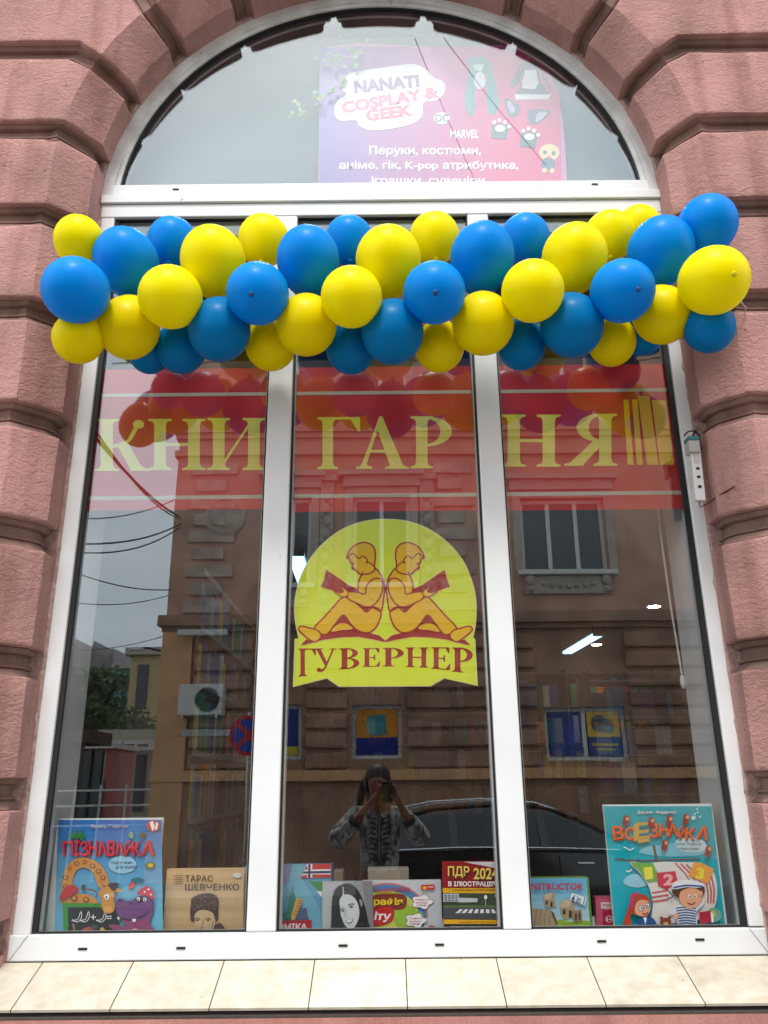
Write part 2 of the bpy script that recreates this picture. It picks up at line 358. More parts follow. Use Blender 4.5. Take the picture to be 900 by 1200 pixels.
def glass_mat(name, k, tint):
    m = bpy.data.materials.new(name); m.use_nodes = True; nt = m.node_tree; nt.nodes.clear(); L = nt.links.new
    o = nt.nodes.new('ShaderNodeOutputMaterial'); t = nt.nodes.new('ShaderNodeBsdfTransparent'); t.inputs[0].default_value = (*tint, 1)
    g = nt.nodes.new('ShaderNodeBsdfGlossy'); g.inputs['Roughness'].default_value = 0.0; g.inputs['Color'].default_value = (.93, .985, 1, 1)
    f = nt.nodes.new('ShaderNodeFresnel'); ge = nt.nodes.new('ShaderNodeNewGeometry')
    im = nt.nodes.new('ShaderNodeMapRange'); im.inputs['To Min'].default_value = 1.5; im.inputs['To Max'].default_value = 1/1.5     # same reflectance from both sides of a face
    L(ge.outputs['Backfacing'], im.inputs['Value']); L(im.outputs[0], f.inputs['IOR'])
    mm = nt.nodes.new('ShaderNodeMath'); mm.operation = 'MULTIPLY'; mm.inputs[1].default_value = k; mm.use_clamp = True
    mx = nt.nodes.new('ShaderNodeMixShader'); L(f.outputs[0], mm.inputs[0]); L(mm.outputs[0], mx.inputs[0]); L(t.outputs[0], mx.inputs[1]); L(g.outputs[0], mx.inputs[2])
    # faint waviness of float glass
    tc = nt.nodes.new('ShaderNodeTexCoord'); n = nt.nodes.new('ShaderNodeTexNoise'); n.inputs['Scale'].default_value = 1.6; n.inputs['Detail'].default_value = 1
    b = nt.nodes.new('ShaderNodeBump'); b.inputs['Distance'].default_value = .0006; L(tc.outputs['Object'], n.inputs[0]); L(n.outputs[0], b.inputs['Height']); L(b.outputs[0], g.inputs['Normal'])
    L(mx.outputs[0], o.inputs[0]); return m
glass = glass_mat('window_glass', 2.25, (.985, .99, .99))
farglass = mat('far_window_glass', (.02, .025, .03), .08, .8)
printm = print_mat('printed_cover', .35, .3)
filmm = print_mat('vinyl_film', .5, 0, .06)

# ------------------------------------------------------------------ PINK FACADE: rusticated blocks
bld = thing('pink_building', 'pink roughcast rusticated stone facade with deep horizontal grooves around the arched shop window', 'building', (0, 0, 0))
ZC, CX = 4.056, -.006
R1, R2, Y1, Y2 = 1.268, 1.400, -.11, -.23
XF = 3.4
def Q(t, r):
    """t <= 0 goes down the jamb in metres/1.27, t > 0 round the arch in radians"""
    return (r, ZC+t*1.27) if t <= 0 else (r*math.cos(t), ZC+r*math.sin(t))
bounds = [((1.08-ZC)/1.27, 1.08), ((1.53-ZC)/1.27, 1.53), ((1.975-ZC)/1.27, 1.975), ((2.445-ZC)/1.27, 2.445), ((2.905-ZC)/1.27, 2.905), ((3.365-ZC)/1.27, 3.365), ((3.82-ZC)/1.27, 3.82),
          (R(8.6), 4.265), (R(24.7), 4.715), (R(40.7), 5.17), (R(58.5), 5.66), (R(79.5), 6.3)]
bounds = [((.62-ZC)/1.27, .62)]+bounds
def block(side, lo, hi, top=False, seed=0, gh=.054, depth=.060, core=False):
    """one course block: across the reveal, the chamfer, then out along the course"""
    rs = random.Random(seed)
    (t0, z0), (t1, z1) = lo, hi
    # u stations: (kind, value)
    us = [('i', 0), ('i', .5), ('i', 1), ('c', .06), ('c', .25), ('c', .5), ('c', .75), ('c', .94), ('c', 1), ('k', .5), ('k', 1)]+[('o', a) for a in (.08, .2, .35, .5, .7, 1)]
    nv = 14
    def surf(u, v, off=0):
        k, a = u; t = t0+(t1-t0)*v
        if k == 'i': x, z = Q(t, R1+off); y = .03+(Y1-.03)*a+off*(0 if a < .99 else 1)
        elif k == 'c':
            rr = R1+(R2-R1)*a; y = Y1+(Y2-Y1)*a
            x, z = Q(t, rr+off*.7); y += off*.8-(.006*math.sin(a*math.pi))
        else:
            x, z = Q(t, R2+off*.3); y = Y2+off
            zz = z0+(z1-z0)*v; xe = x+.11
            if k == 'k': x, z = x+.11*a, z+(zz-z)*a
            else:
                x, z = xe+(XF-xe)*a, zz
        return x, y, z
    vs = []; H = abs(z1-z0)
    for u in us:
        for j in range(nv+1):
            # v positions: close at both edges for a rounded arris
            e = [0, .0, .008, .020, .05, .2, .35, .5, .65, .8, .95, .98, .992, 1, 1][j]
            k, a = u
            g = gh/ .46
            v = g+(1-2*g)*e
            off = [depth*1.15, .008, .0022, .0004, 0, 0, 0, 0, 0, 0, 0, .0004, .0022, .008, depth*1.15][j]
            x, y, z = surf(u, v, off)
            w_ = .0035*math.sin(7*z+seed)+.003*math.sin(11*x+5*z+seed*2)
            if j in (2, 3, nv-3, nv-2) and rs.random() < .07: y += rs.uniform(.003, .009)
            if j not in (0, nv): y += w_+rs.uniform(-.0012, .0012); z += rs.uniform(-.0012, .0012)
            vs.append((side*x+CX, y, z))
    fs = []; n = nv+1
    for i in range(len(us)-1):
        for j in range(nv):
            q = (i*n+j, (i+1)*n+j, (i+1)*n+j+1, i*n+j+1)
            fs.append(q if side > 0 else q[::-1])
    o = MB().add(vs, fs).build('stone_block', pink, bld)
    autosmooth(o, 33)
    return o
sd_ = 1
for side in (-1, 1):
    for i in range(len(bounds)-1):
        block(side, bounds[i], bounds[i+1], seed=sd_); sd_ += 1
# keystone pieces over the crown
def keystone():
    vs = []; nu, nv = 6, 14; th0, th1 = R(79.5), R(100.5)
    st = [(R1, .03), (R1, Y1), (R1+.01, Y1-.01), ((R1+R2)/2, (Y1+Y2)/2-.006), (R2, Y2), (R2+.03, Y2-.002), (R2+.9, Y2)]
    for r, y in st:
        for j in range(nv+1):
            e = [0, 0, .02, .05, .12, .25, .38, .5, .62, .75, .88, .95, .98, 1, 1][j]
            off = [.06, .014, .004, .001, 0, 0, 0, 0, 0, 0, 0, .001, .004, .014, .06][j]
            g = .11; a = th0+(th1-th0)*(g+(1-2*g)*e)
            rr = r+(off if y > Y2+.05 else 0)
            vs.append((rr*math.cos(a)+CX, y+off*(0 if y > 0 else 1), ZC+rr*math.sin(a)))
    n = nv+1; fs = [(i*n+j, (i+1)*n+j, (i+1)*n+j+1, i*n+j+1) for i in range(len(st)-1) for j in range(nv)]
    autosmooth(MB().add(vs, fs).build('keystone', pink, bld), 50)
keystone()
# groove mouldings: a core set back behind the blocks with a stepped fillet along every joint
def groove(side, b):
    t, zz = b
    path = []
    def pt(k, a, s, off):
        ts = t+s/1.27
        if k == 'i': x, z = Q(ts, R1+off); y = .03+(Y1-.03)*a+off*a
        elif k == 'c': x, z = Q(ts, R1+(R2-R1)*a+off*.7); y = Y1+(Y2-Y1)*a+off*.8
        else:
            x, z = Q(ts, R2+off*.3); y = Y2+off; tz = zz+s
            if k == 'k': x, z = x+.11*a, z+(tz-z)*a
            else: xe = x+.11; x, z = xe+(XF-xe)*a, tz
        return (side*x+CX, y, z)
    us = [('i', 0), ('i', .6), ('i', 1), ('c', .25), ('c', .5), ('c', .75), ('c', 1), ('k', .5), ('k', 1)]+[('o', a) for a in (.1, .3, .6, 1)]
    # profile over the joint, s from below to above: sloping ledge, thin bead, recessed band, small step
    prof = [(-.075, .064), (-.050, .020), (-.032, .034), (-.026, .036), (-.024, .045), (-.019, .045), (-.017, .038), (-.009, .036), (-.007, .050), (.030, .054), (.034, .036), (.041, .030), (.052, .026), (.075, .064)]
    vs = [pt(k, a, s, o+random.uniform(-.0006, .0006)) for (k, a) in us for (s, o) in prof]; n = len(prof)
    fs = [(i*n+j, (i+1)*n+j, (i+1)*n+j+1, i*n+j+1) for i in range(len(us)-1) for j in range(n-1)]
    if side < 0: fs = [f[::-1] for f in fs]
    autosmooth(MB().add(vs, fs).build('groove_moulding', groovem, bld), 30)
for side in (-1, 1):
    for b in bounds[1:]: groove(side, b)
# backing wall with the arched opening
def core_wall():
    RO = R1+.075; vs = []; fs = []
    top = 6.9; n = 40
    path = [(RO, 0.0), (RO, ZC)]+[(RO*math.cos(math.pi*k/n), ZC+RO*math.sin(math.pi*k/n)) for k in range(1, n)]+[(-RO, ZC), (-RO, 0.0)]
    # front sheet between the opening and an outer rectangle
    def outer(p):
        x, z = p
        if z <= ZC: return (math.copysign(XF, x), z)
        a = math.atan2(z-ZC, x); c, s_ = math.cos(a), math.sin(a)
        k = min(XF/abs(c) if abs(c) > 1e-6 else 1e9, (top-ZC)/s_ if s_ > 1e-6 else 1e9); return (k*c, ZC+k*s_)
    for p in path:
        o_ = outer(p); r2 = max(abs(p[0]), 0)
        vs += [(p[0]+CX, 0.081, p[1]), (p[0]+CX, -.045, p[1])]
        # chamfer then the flat
        if p[1] <= ZC: q = (math.copysign(R2+.05, p[0]), p[1])
        else:
            a = math.atan2(p[1]-ZC, p[0]); q = ((R2+.05)*math.cos(a), ZC+(R2+.05)*math.sin(a))
        vs += [(q[0]+CX, Y2+.066, q[1]), (o_[0], Y2+.066, o_[1]), (o_[0], 0.081, o_[1])]
    for i in range(len(path)-1):
        for j in range(5):
            k = (j+1) % 5; fs.append((i*5+j, i*5+k, (i+1)*5+k, (i+1)*5+j))
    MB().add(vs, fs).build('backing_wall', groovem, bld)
core_wall()
MB().box(-XF, XF, -.232, .3, 6.9, 9.5).build('upper_wall', pink, bld)
MB().box(-1.345, 1.33, -.2135, .3, 0.25, .8838).build('apron_wall', pinkflat, bld)
MB().box(-XF, XF, -.26, -.235, 0, .3).build('plinth', concrete, bld)
mr = MB()      # rough mortar between stone and window frame
n = 64
pts = []
for k in range(n+1):
    a = math.pi*k/n
    for (rr, yy) in ((1.262, .006), (1.285, -.004), (1.36, .0)):
        rj = rr+random.uniform(-.004, .004); pts.append((rj*math.cos(a)+CX, yy+random.uniform(-.004, .004), ZC+rj*math.sin(a)))
mr.add(pts, [(i*3+j, (i+1)*3+j, (i+1)*3+j+1, i*3+j+1) for i in range(n) for j in range(2)])
for s_ in (-1, 1):
    pts = []
    for k in range(61):
        z = .99+(ZC-.99)*k/60
        for (rr, yy) in ((1.252, .006), (1.268, -.004), (1.36, 0)):
            pts.append((s_*(rr+random.uniform(-.004, .005))+CX*.3, yy+random.uniform(-.005, .004), z))
    fs = [(i*3+j, (i+1)*3+j, (i+1)*3+j+1, i*3+j+1) for i in range(60) for j in range(2)]
    mr.add(pts, fs)
mr.build('mortar_joint', mortar, bld)

# ------------------------------------------------------------------ WINDOW
win = thing('shop_window', 'tall white plastic shop window with arched fanlight and three narrow panes', 'window', (0, 0, 1.0))
WZ = 1.0
def wb(mb, name, m, **k): 
    for i, v in enumerate(mb.v): mb.v[i] = (v[0], v[1], v[2]-WZ)
    return mb.build(name, m, win, **k)
# outer frame: stiles, sill rail, transom rails
wb(MB().box(-1.262, -1.203, 0, .08, 1.083, 3.982, bev=.004), 'side_frame', upvc)
wb(MB().box(1.210, 1.262, 0, .08, 1.088, 3.982, bev=.004), 'side_frame', upvc)
wb(MB().box(-1.268, 1.262, -.004, .08, 1.004, 1.084, bev=.004), 'bottom_rail', upvc)
wb(MB().box(-1.266, 1.262, -.003, .08, 3.980, 4.048, bev=.004), 'top_rail', upvc)
wb(MB().box(-.478, -.378, -.001, .075, 1.085, 3.981, bev=.006), 'mullion', upvc)
wb(MB().box(.386, .480, -.001, .075, 1.085, 3.981, bev=.006), 'mullion', upvc)
wb(MB().box(-1.270, 1.264, -.014, .08, 4.052, 4.095, bev=.003).box(-1.266, 1.260, .002, .078, 4.0955, 4.163, bev=.004), 'transom', upvc)
def ring(r0_, r1_, y0, y1, z0=4.1, n=60, cx=-.004, rc=2.5067+1.55):
    s = MB(); vs = []; a0 = math.asin((z0-rc)/r1_)
    for k in range(n+1):
        a = a0+(math.pi-2*a0)*k/n; b0 = math.asin(min(1, (z0-rc)/r0_)); b = b0+(math.pi-2*b0)*k/n
        for (r_, an, y) in ((r0_, b, y0), (r1_, a, y0), (r1_, a, y1), (r0_, b, y1)): vs.append((cx+r_*math.cos(an), y, rc+r_*math.sin(an)))
    fs = [(i*4+j, (i+1)*4+j, (i+1)*4+(j+1) % 4, i*4+(j+1) % 4) for i in range(n) for j in range(4)]
    s.add(vs, [f[::-1] for f in fs]); return s
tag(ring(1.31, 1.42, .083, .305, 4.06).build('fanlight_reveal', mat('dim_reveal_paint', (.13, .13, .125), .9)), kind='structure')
autosmooth(wb(ring(1.225, 1.272, 0, .08), 'arch_frame', upvc_old), 40)
autosmooth(wb(ring(1.203, 1.2245, .012, .08), 'arch_glazing_bead', upvc_old), 40)
autosmooth(wb(ring(1.196, 1.2025, .020, .06), 'arch_gasket', gasket), 40)
# glazing beads + black gaskets + panes
panes = [(-1.203, -.478, 1.084, 3.980), (-.378, .386, 1.084, 3.980), (.480, 1.210, 1.084, 3.980)]
for i, (a, b, c, d) in enumerate(panes):
    g = MB(); e = .006; ew = .016 if i != 1 else .008
    el = .018 if i == 0 else .007; er = .02 if i == 2 else .007
    g.box(a, a+el, .014, .03, c, d).box(b-er, b, .014, .03, c, d).box(a+el, b-er, .014, .03, c, c+e).box(a+el, b-er, .014, .03, d-e, d)
    wb(g, 'gasket', gasket)
    wb(MB().box(a+.002, b-.002, .031, .035, c, d), 'glass_pane', glass)
    wb(MB().box(a, a+.012, .037, .078, c, d).box(b-.012, b, .037, .078, c, d), 'inner_bead', upvc)
n = 60; rr = 1.199; b0 = math.asin((4.163-ZC)/rr)
vs = [(-.004+rr*math.cos(b0+(math.pi-2*b0)*k/n), ZC+rr*math.sin(b0+(math.pi-2*b0)*k/n)) for k in range(n+1)]
wb(MB().prism(vs, .031, .035), 'fanlight_pane', glass)
for px, py in ((97, 1112), (212, 1111), (402, 1108), (515, 1107), (705, 1103), (820, 1101)):
    p = P(px, py, -.004); wb(MB().box(p.x-.015, p.x+.015, -.0065, -.0045, p.z-.0035, p.z+.0035), 'weep_slot', dark)
for px, py in ((206, 222), (697, 216)):
    p = P(px, py, .002); wb(MB().box(p.x-.014, p.x+.014, -.0012, .0015, p.z-.003, p.z+.003), 'weep_slot', dark)
for (x, z) in ((-1.236, 1.02), (1.236, 1.02)):    # mitre lines of the welded corners
    s_ = 1 if x > 0 else -1
    wb(MB().prism([(s_*1.258, 1.008), (s_*1.2595, 1.0095), (s_*1.206, 1.0845), (s_*1.2045, 1.083)], -.0052, -.0042), 'mitre_seam', mat('seam_grey', (.30, .30, .30), .7))
# ------------------------------------------------------------------ tiled sill
sill = thing('tiled_sill', 'sloping outside sill of cream marbled tiles with dark joints below the window', 'window sill', (0, 0, .9))
def sillpt(x, d, up=0):          # d 0 at frame .. 1 at front edge
    return (x, -.006-.214*d - up*.33, 1.002-.088*d + up*.94-.9)
tme = None
for k in range(-5, 5):
    x0, x1 = .055+.3*k, .355+.3*k
    x0, x1 = max(x0, -1.36), min(x1, 1.345)
    g = .0018; vs = [];
    for (up) in (-.008, 0.0):
        for (x, d) in ((x0+g, 0.0), (x1-g, 0.0), (x1-g, 1.0), (x0+g, 1.0)): vs.append(sillpt(x-.0*(x0+x1)/2, d, up))
    o = MB().add(vs, [(0, 1, 2, 3), (7, 6, 5, 4), (4, 5, 1, 0), (5, 6, 2, 1), (6, 7, 3, 2), (7, 4, 0, 3)]).build('tile', tilem, sill)
vs = [sillpt(-1.36, 0, -.0095), sillpt(1.345, 0, -.0095), sillpt(1.345, .995, -.0095), sillpt(-1.36, .995, -.0095), sillpt(-1.36, 0, -.002), sillpt(1.345, 0, -.002), sillpt(1.345, .993, -.002), sillpt(-1.36, .993, -.002)]
MB().add(vs, [(0, 3, 2, 1), (4, 5, 6, 7), (0, 1, 5, 4), (1, 2, 6, 5), (2, 3, 7, 6), (3, 0, 4, 7)]).build('grout', grout, sill)
vs = [(-1.36, -.21, -.016), (1.345, -.21, -.016), (1.345, .0, -.016), (-1.36, 0, -.016), (-1.36, -.212, -.008), (1.345, -.212, -.008), (1.345, 0, .088), (-1.36, 0, .088)]
MB().add(vs, [(0, 3, 2, 1), (4, 5, 6, 7), (0, 1, 5, 4), (1, 2, 6, 5), (2, 3, 7, 6), (3, 0, 4, 7)]).build('mortar_bed', mat('dark_mortar_bed', (.09, .075, .065), .95, bump=.004, bscale=50), sill)

# ------------------------------------------------------------------ BALLOONS
def latex(name, c):
    return mat(name, c,     .38, .09, coat=.03, transl=.24, var=.08, vscale=9)
yel = latex('yellow_latex', rgb(255, 240, 0)); blu = latex('blue_latex', rgb(0, 146, 236))
yel_shaded = latex('shaded_yellow_latex', rgb(250, 230, 0)); blu_shaded = latex('shaded_blue_latex', rgb(0, 128, 196))  # darker copies for the lower rows, their shade put into the latex colour
CORE_Y = -.26
def balloon(px, py, rx, rz, y, c, label, group, dark_tip=0):
    p = P(px, py, y); d = (p-EYE).dot(fwd); r = (rx)*d/FPX; L = (rz)*d/FPX
    core = P(px, 343, CORE_Y); core.x = p.x*.97+random.uniform(-.02, .02)
    ax = (p-core)
    if ax.length < .05: ax = Vector((0, -1, 0))
    ax.normalize()
    t = thing('balloon', label, 'balloon', p, (0, 0, 0), group)
    t.rotation_euler = ax.to_track_quat('Z', 'Y').to_euler()
    el = 1+ .10*(1 if True else 0)
    r = (rx*rz)**.5*d/FPX*.99
    pear = random.uniform(.10, .20); tall = random.uniform(1.0, 1.06)
    prof = []
    for i in range(23):
        a = math.pi*i/22; cz = -math.cos(a); s_ = math.sin(a)
        k = 1 if cz > 0 else 1-pear*(-cz)**1.5          # tapers to the neck
        z = cz*r*(1.03*tall if cz > 0 else 1.20)
        prof.append((max(s_*r*k, .006), z))
    m = {'y': yel, 'b': blu, 'Y': yel_shaded, 'B': blu_shaded}[c]
    MB().lathe(prof, 32).build('skin', m, t, smooth=True)
    zb = prof[0][1]
    MB().lathe([(.006, zb+.004), (.007, zb-.006), (.012, zb-.010), (.010, zb-.016), (.005, zb-.018)], 10).build('knot', m, t, smooth=True)
    if dark_tip:  # darker latex tip at the balloon's outer pole
        zt = prof[-1][1]; MB().lathe([(.011, zt-.0006), (.006, zt+.0010), (.0015, zt+.0018)], 12).build('tip', mat('dark_latex_tip_'+c, (.01, .07, .22) if c in 'bB' else (.60, .50, .0), .5), t, smooth=True)
    return t
G = 'balloons of the yellow and blue garland'
ordn = ['leftmost', 'second from the left', 'third from the left', 'fourth from the left', 'fifth from the left', 'sixth from the left', 'seventh from the left', 'eighth from the left']
rows = {
 'top back': (-.17, [(93, 283, 31, 27, 'y'), (202, 284, 29, 30, 'b'), (309, 282, 30, 31, 'y'), (409, 282, 28, 30, 'b'), (509, 279, 30, 30, 'y'), (615, 280, 29, 30, 'b'), (714, 277, 30, 30, 'y'), (829, 264, 36, 33, 'b')]),
 'upper front': (-.33, [(148, 307, 37, 39, 'b'), (250, 306, 36, 41, 'y'), (361, 305, 35, 40, 'b'), (455, 305, 36, 42, 'y'), (565, 301, 36, 40, 'b'), (673, 302, 36, 41, 'y'), (774, 295, 37, 41, 'b')]),
 'middle': (-.42, [(89, 340, 41, 37, 'b'), (200, 348, 37, 38, 'y'), (302, 344, 36, 38, 'b'), (412, 348, 35, 38, 'y'), (509, 343, 36, 38, 'b'), (624, 341, 36, 38, 'y'), (729, 341, 37, 38, 'b'), (836, 329, 43, 38, 'y')]),
 'lower front': (-.31, [(151, 384, 36, 36, 'Y'), (257, 386, 35, 39, 'B'), (359, 381, 34, 38, 'Y'), (460, 389, 33, 41, 'B'), (566, 379, 35, 38, 'Y'), (670, 381, 35, 39, 'B'), (776, 369, 33, 35, 'Y')]),
 'bottom back': (-.17, [(92, 396, 32, 28, 'Y'), (212, 408, 30, 29, 'B'), (317, 404, 30, 30, 'Y'), (411, 408, 30, 29, 'B'), (515, 407, 30, 28, 'Y'), (611, 405, 29, 28, 'B'), (717, 400, 29, 27, 'Y'), (831, 384, 35, 25, 'B')]),
}
for rn, (yy, lst) in rows.items():
    cnt = {'y': 0, 'b': 0}; tot = {'y': sum(1 for b in lst if b[4] in 'yY'), 'b': sum(1 for b in lst if b[4] in 'bB')}
    for i, (px, py, rx, rz, c) in enumerate(lst):
        kc = c.lower(); col = 'yellow' if kc == 'y' else 'blue'; k = cnt[kc]; cnt[kc] += 1
        pos = ordn[k] if k < tot[kc]-1 else 'rightmost'
        lab = '%s balloon in the %s row, %s of its colour' % (col, rn, pos)
        if rn == 'top back' and i == 7: lab = 'large blue balloon at the top right end, overlapping the pink wall'
        if rn == 'middle' and i == 7: lab = 'largest yellow balloon at the right end, in front of the pink wall'
        if rn == 'middle' and i == 0: lab = 'large blue balloon at the far left end of the garland, in front of the wall'
        yb_ = yy if 120 < px < 790 else {'top back': -.36, 'middle': -.50, 'bottom back': -.36, 'upper front': -.42, 'lower front': -.38}[rn]
        balloon(px, py, rx, rz, yb_, c, lab, G, dark_tip=1 if rn == 'middle' and i in (2, 4, 6, 7) else 0)
for px, py, rx, c, lab in ((175, 413, 24, 'B', 'small blue balloon mostly hidden behind the lower left yellow balloon'), (752, 390, 26, 'B', 'small blue balloon peeking out between two yellow ones at lower right'), (748, 268, 27, 'y', 'small yellow balloon mostly hidden behind the top right blue one')):
    balloon(px, py, rx, rx, -.13, c, lab, G)
gs = MB(); pts = [P(x, 343-(x-60)*.012+3*math.sin(x*.05), CORE_Y) for x in range(75, 850, 12)]
gs.tube(pts, .0028, 6)
o = gs.build('garland_string', mat('black_cord', (.015, .015, .015), .7)); tag(o, 'thin black cord the balloons are tied to, running through the middle of the garland', 'cord')
# steel hooks that carry the garland
for px, py, lab in ((872, 365, 'thin steel bracket sticking out of the pink wall at the right end of the garland'),):
    a = P(px, py, -.23); s = MB().tube([a, a+Vector((0, -.02, .0)), a+Vector((-.10, -.12, .03)), P(845, 350, CORE_Y)], .003, 6)
    tag(s.build('garland_bracket', mat('galvanised_steel', (.5, .5, .5), .35, metal=1)), lab, 'bracket')

# ------------------------------------------------------------------ BANNER behind the panes
ban = thing('window_banner', 'red film banner with large pale yellow letters spanning the three panes', 'banner', (0, 0, 0))
BY = .044
red = rgb(196, 8, 14); yl = rgb(238, 234, 92); gold = rgb(246, 200, 10)
for i, (a, b, c, d) in enumerate(panes):
    z0, z1 = (2.600, 3.235) if i == 0 else ((2.585, 3.235) if i == 1 else (2.583, 3.235))
    MB().box(a+.014, b-.014, BY, BY+.002, z0, z1, red).build('film', filmm, ban)
    for zz in (3.112, 2.652): MB().box(a+.014, b-.014, BY-.0012, BY-.0004, zz-.008, zz+.008, rgb(196, 190, 172)).build('pale_stripe', filmm, ban)
def pixfn(y, ox=0, oy=0, s=1, loc=Vector((0, 0, 0))):
    def fn(a, b):
        p = P(ox+a/s, oy+b/s, y); return (p.x-loc.x, p.z-loc.z)
    return fn
def letter(ch, x0, x1, yt, yb, parent, y, c, fn, x0t=None, name='letter'):
    ar = Art(fn, y, .00012); ar.glyph(ch, x0, yb, x1, yt, c); return ar.build(name, filmm, parent)
f0 = pixfn(BY)
for ch, x0, x1, yt, yb in (('К', 111, 177, 491, 552), ('Н', 174, 241, 491, 551), ('И', 243, 311, 490, 551), ('Г', 372, 422, 489, 550), ('А', 417, 479, 488, 549.5), ('Р', 481, 531, 488, 549),
                           ('Н', 588, 657, 486, 547), ('Я', 661, 724, 485, 546)):
    letter(ch, x0, x1, yt, yb, ban, BY-.0012, yl, f0)
fz = pixfn(BY, 580, 440, 3.913)
for q in ([(588, 112), (612, 112), (636, 410), (608, 410)], [(628, 111), (653, 111), (678, 410), (650, 410)], [(655, 94), (707, 94), (750, 410), (697, 410)], [(718, 114), (784, 116), (820, 410), (757, 410)]):
    Art(fz, BY-.0012).poly(q, gold).build('book_emblem', filmm, ban)

# ------------------------------------------------------------------ LOGO
LY = .0445
logo = thing('shop_logo_sign', 'lime green round window sign with two seated children reading back to back', 'sign', P(452, 705, LY))
lf = pixfn(LY, 320, 590, 3.4615, logo.location)
lime = rgb(222, 238, 48); dr = rgb(158, 8, 16); og = rgb(238, 190, 10); peach = rgb(240, 190, 110)
# arc centre (457,430) approx, drawn as a true polygon
arc = [(103, 548), (92, 500), (85, 440), (90, 372), (107, 305), (138, 240), (180, 183), (232, 135), (290, 98), (350, 75), (410, 64), (457, 62), (505, 64), (562, 74), (625, 98), (683, 135), (735, 183), (777, 240), (805, 305), (822, 372), (826, 440), (822, 500), (812, 547), (820, 547), (831, 740), (695, 710), (640, 742), (268, 744), (218, 710), (80, 745), (87, 550)]
top = spline(arc[1:22], 4, False)
outline = [arc[0]]+top+arc[22:]
def grow(pts, k):
    cx, cy = 457, 420; return [(cx+(x-cx)*k, cy+(y-cy)*k) for x, y in pts]
bx = [lf(*p) for p in outline]
MB().prism([(a, b) for a, b in bx], -.0005, .0012, None)
mbk = MB().prism(bx, .0004, .0016); mbk.c = [rgb(232, 226, 170)]*len(mbk.f); mbk.build('backing', filmm, logo)
Art(lf, 0, .0002).poly(grow(outline, .990), lime).build('field', filmm, logo)
class LA(Art): pass
for mir in (0, 1):
    def ff(a, b, mir=mir):
        a = 2*838-a if mir else a
        p = P(340+a/7.5, 630+b/7.5, LY); return (p.x-logo.location.x, p.z-logo.location.z)
    A = Art(ff, -.0004, .00009)
    head = [(500, 180), (512, 135), (545, 88), (600, 55), (655, 45), (710, 62), (742, 105), (748, 170), (740, 235), (742, 285), (700, 315), (640, 324), (608, 316), (575, 285), (546, 272), (548, 240), (530, 215), (520, 182)]
    torso = [(640, 320), (700, 313), (745, 270), (800, 335), (828, 420), (822, 530), (795, 652), (710, 618), (640, 600), (600, 470), (604, 385)]
    arm = [(510, 480), (590, 482), (660, 496), (668, 440), (700, 388), (745, 360), (795, 366), (815, 425), (800, 500), (760, 570), (710, 606), (650, 606), (570, 570), (508, 535)]
    legs = [(797, 650), (780, 740), (742, 802), (690, 835), (620, 828), (560, 790), (520, 742), (467, 682), (400, 755), (330, 845), (270, 845), (212, 798), (300, 700), (380, 610), (450, 535), (490, 525), (560, 565), (620, 610), (672, 655), (730, 610)]
    foot = [(78, 795), (105, 780), (180, 798), (240, 815), (272, 862), (240, 905), (200, 912), (130, 865), (85, 822)]
    ground = [(98, 940), (145, 895), (200, 910), (270, 845), (330, 845), (467, 682), (560, 790), (600, 828), (690, 838), (780, 860), (838, 908), (830, 918), (740, 897), (600, 872), (450, 877), (300, 897), (120, 943)]
    book = [(318, 285), (450, 372), (520, 422), (600, 455), (605, 478), (560, 490), (470, 500), (380, 468), (272, 432), (298, 370)]
    for s_ in (head, torso, legs, foot): A.line(s_, 24, peach, closed=True)
    A.line(ground, 12, peach, smooth=False, closed=True); A.line(book, 12, peach, smooth=False, closed=True)
    A.poly(ground, dr); A.poly(book, dr)
    A.sp([(365, 825), (400, 778), (450, 756), (505, 764), (547, 800), (450, 812)], og)
    A.line([(365, 825), (400, 778), (450, 756), (505, 764), (547, 800), (450, 812)], 4, peach, closed=True)
    A.sp(torso, og, 4); A.line(torso, 12, dr, closed=True)
    A.sp(legs, og, 4); A.line(legs, 12, dr, closed=True)
    A.sp(foot, og, 4); A.line(foot, 11, dr, closed=True)
    A.sp(arm, og, 4); A.line(arm, 13, dr, closed=True)
    A.sp(head, og, 4); A.line(head, 12, dr, closed=True)
    A.line([(500, 185), (520, 160), (552, 140), (580, 165), (607, 185), (637, 163), (662, 177), (682, 202), (668, 222), (700, 222), (742, 262)], 11, dr)
    A.line([(535, 226), (568, 232)], 13, dr, False); A.line([(548, 262), (566, 272)], 9, dr, False); A.line([(642, 298), (630, 322)], 9, dr, False)
    A.line([(700, 606), (745, 622), (795, 652)], 14, dr); A.poly([(600, 590), (650, 608), (720, 608), (684, 628), (676, 662)], dr)
    A.sp([(385, 472), (440, 488), (470, 468), (432, 432), (470, 445), (508, 478), (505, 508), (470, 522), (430, 508)], og); A.line([(385, 472), (440, 488), (470, 468), (432, 432), (470, 445), (508, 478), (505, 508), (470, 522), (430, 508)], 8, dr, closed=True)
    A.build('reading_child', filmm, logo)
l3 = pixfn(LY, 340, 740, 3.913, logo.location)
for ch, x0, x1, yt, yb, ytr, ybr in (('Г', 38, 118, 78, 208, 78, 200), ('У', 113, 212, 78, 188, 78, 184), ('В', 224, 322, 77, 174, 76, 170), ('Е', 332, 414, 77, 163, 76, 161), ('Р', 424, 524, 75, 161, 74, 160),
                                     ('Н', 530, 634, 73, 163, 73, 166), ('Е', 648, 736, 72, 170, 73, 178), ('Р', 742, 840, 73, 184, 75, 194)):
    Art(l3, -.0004, .00012).glyph(ch, x0, yb, x1, yt, dr, ybr, ytr).build('letter', filmm, logo)

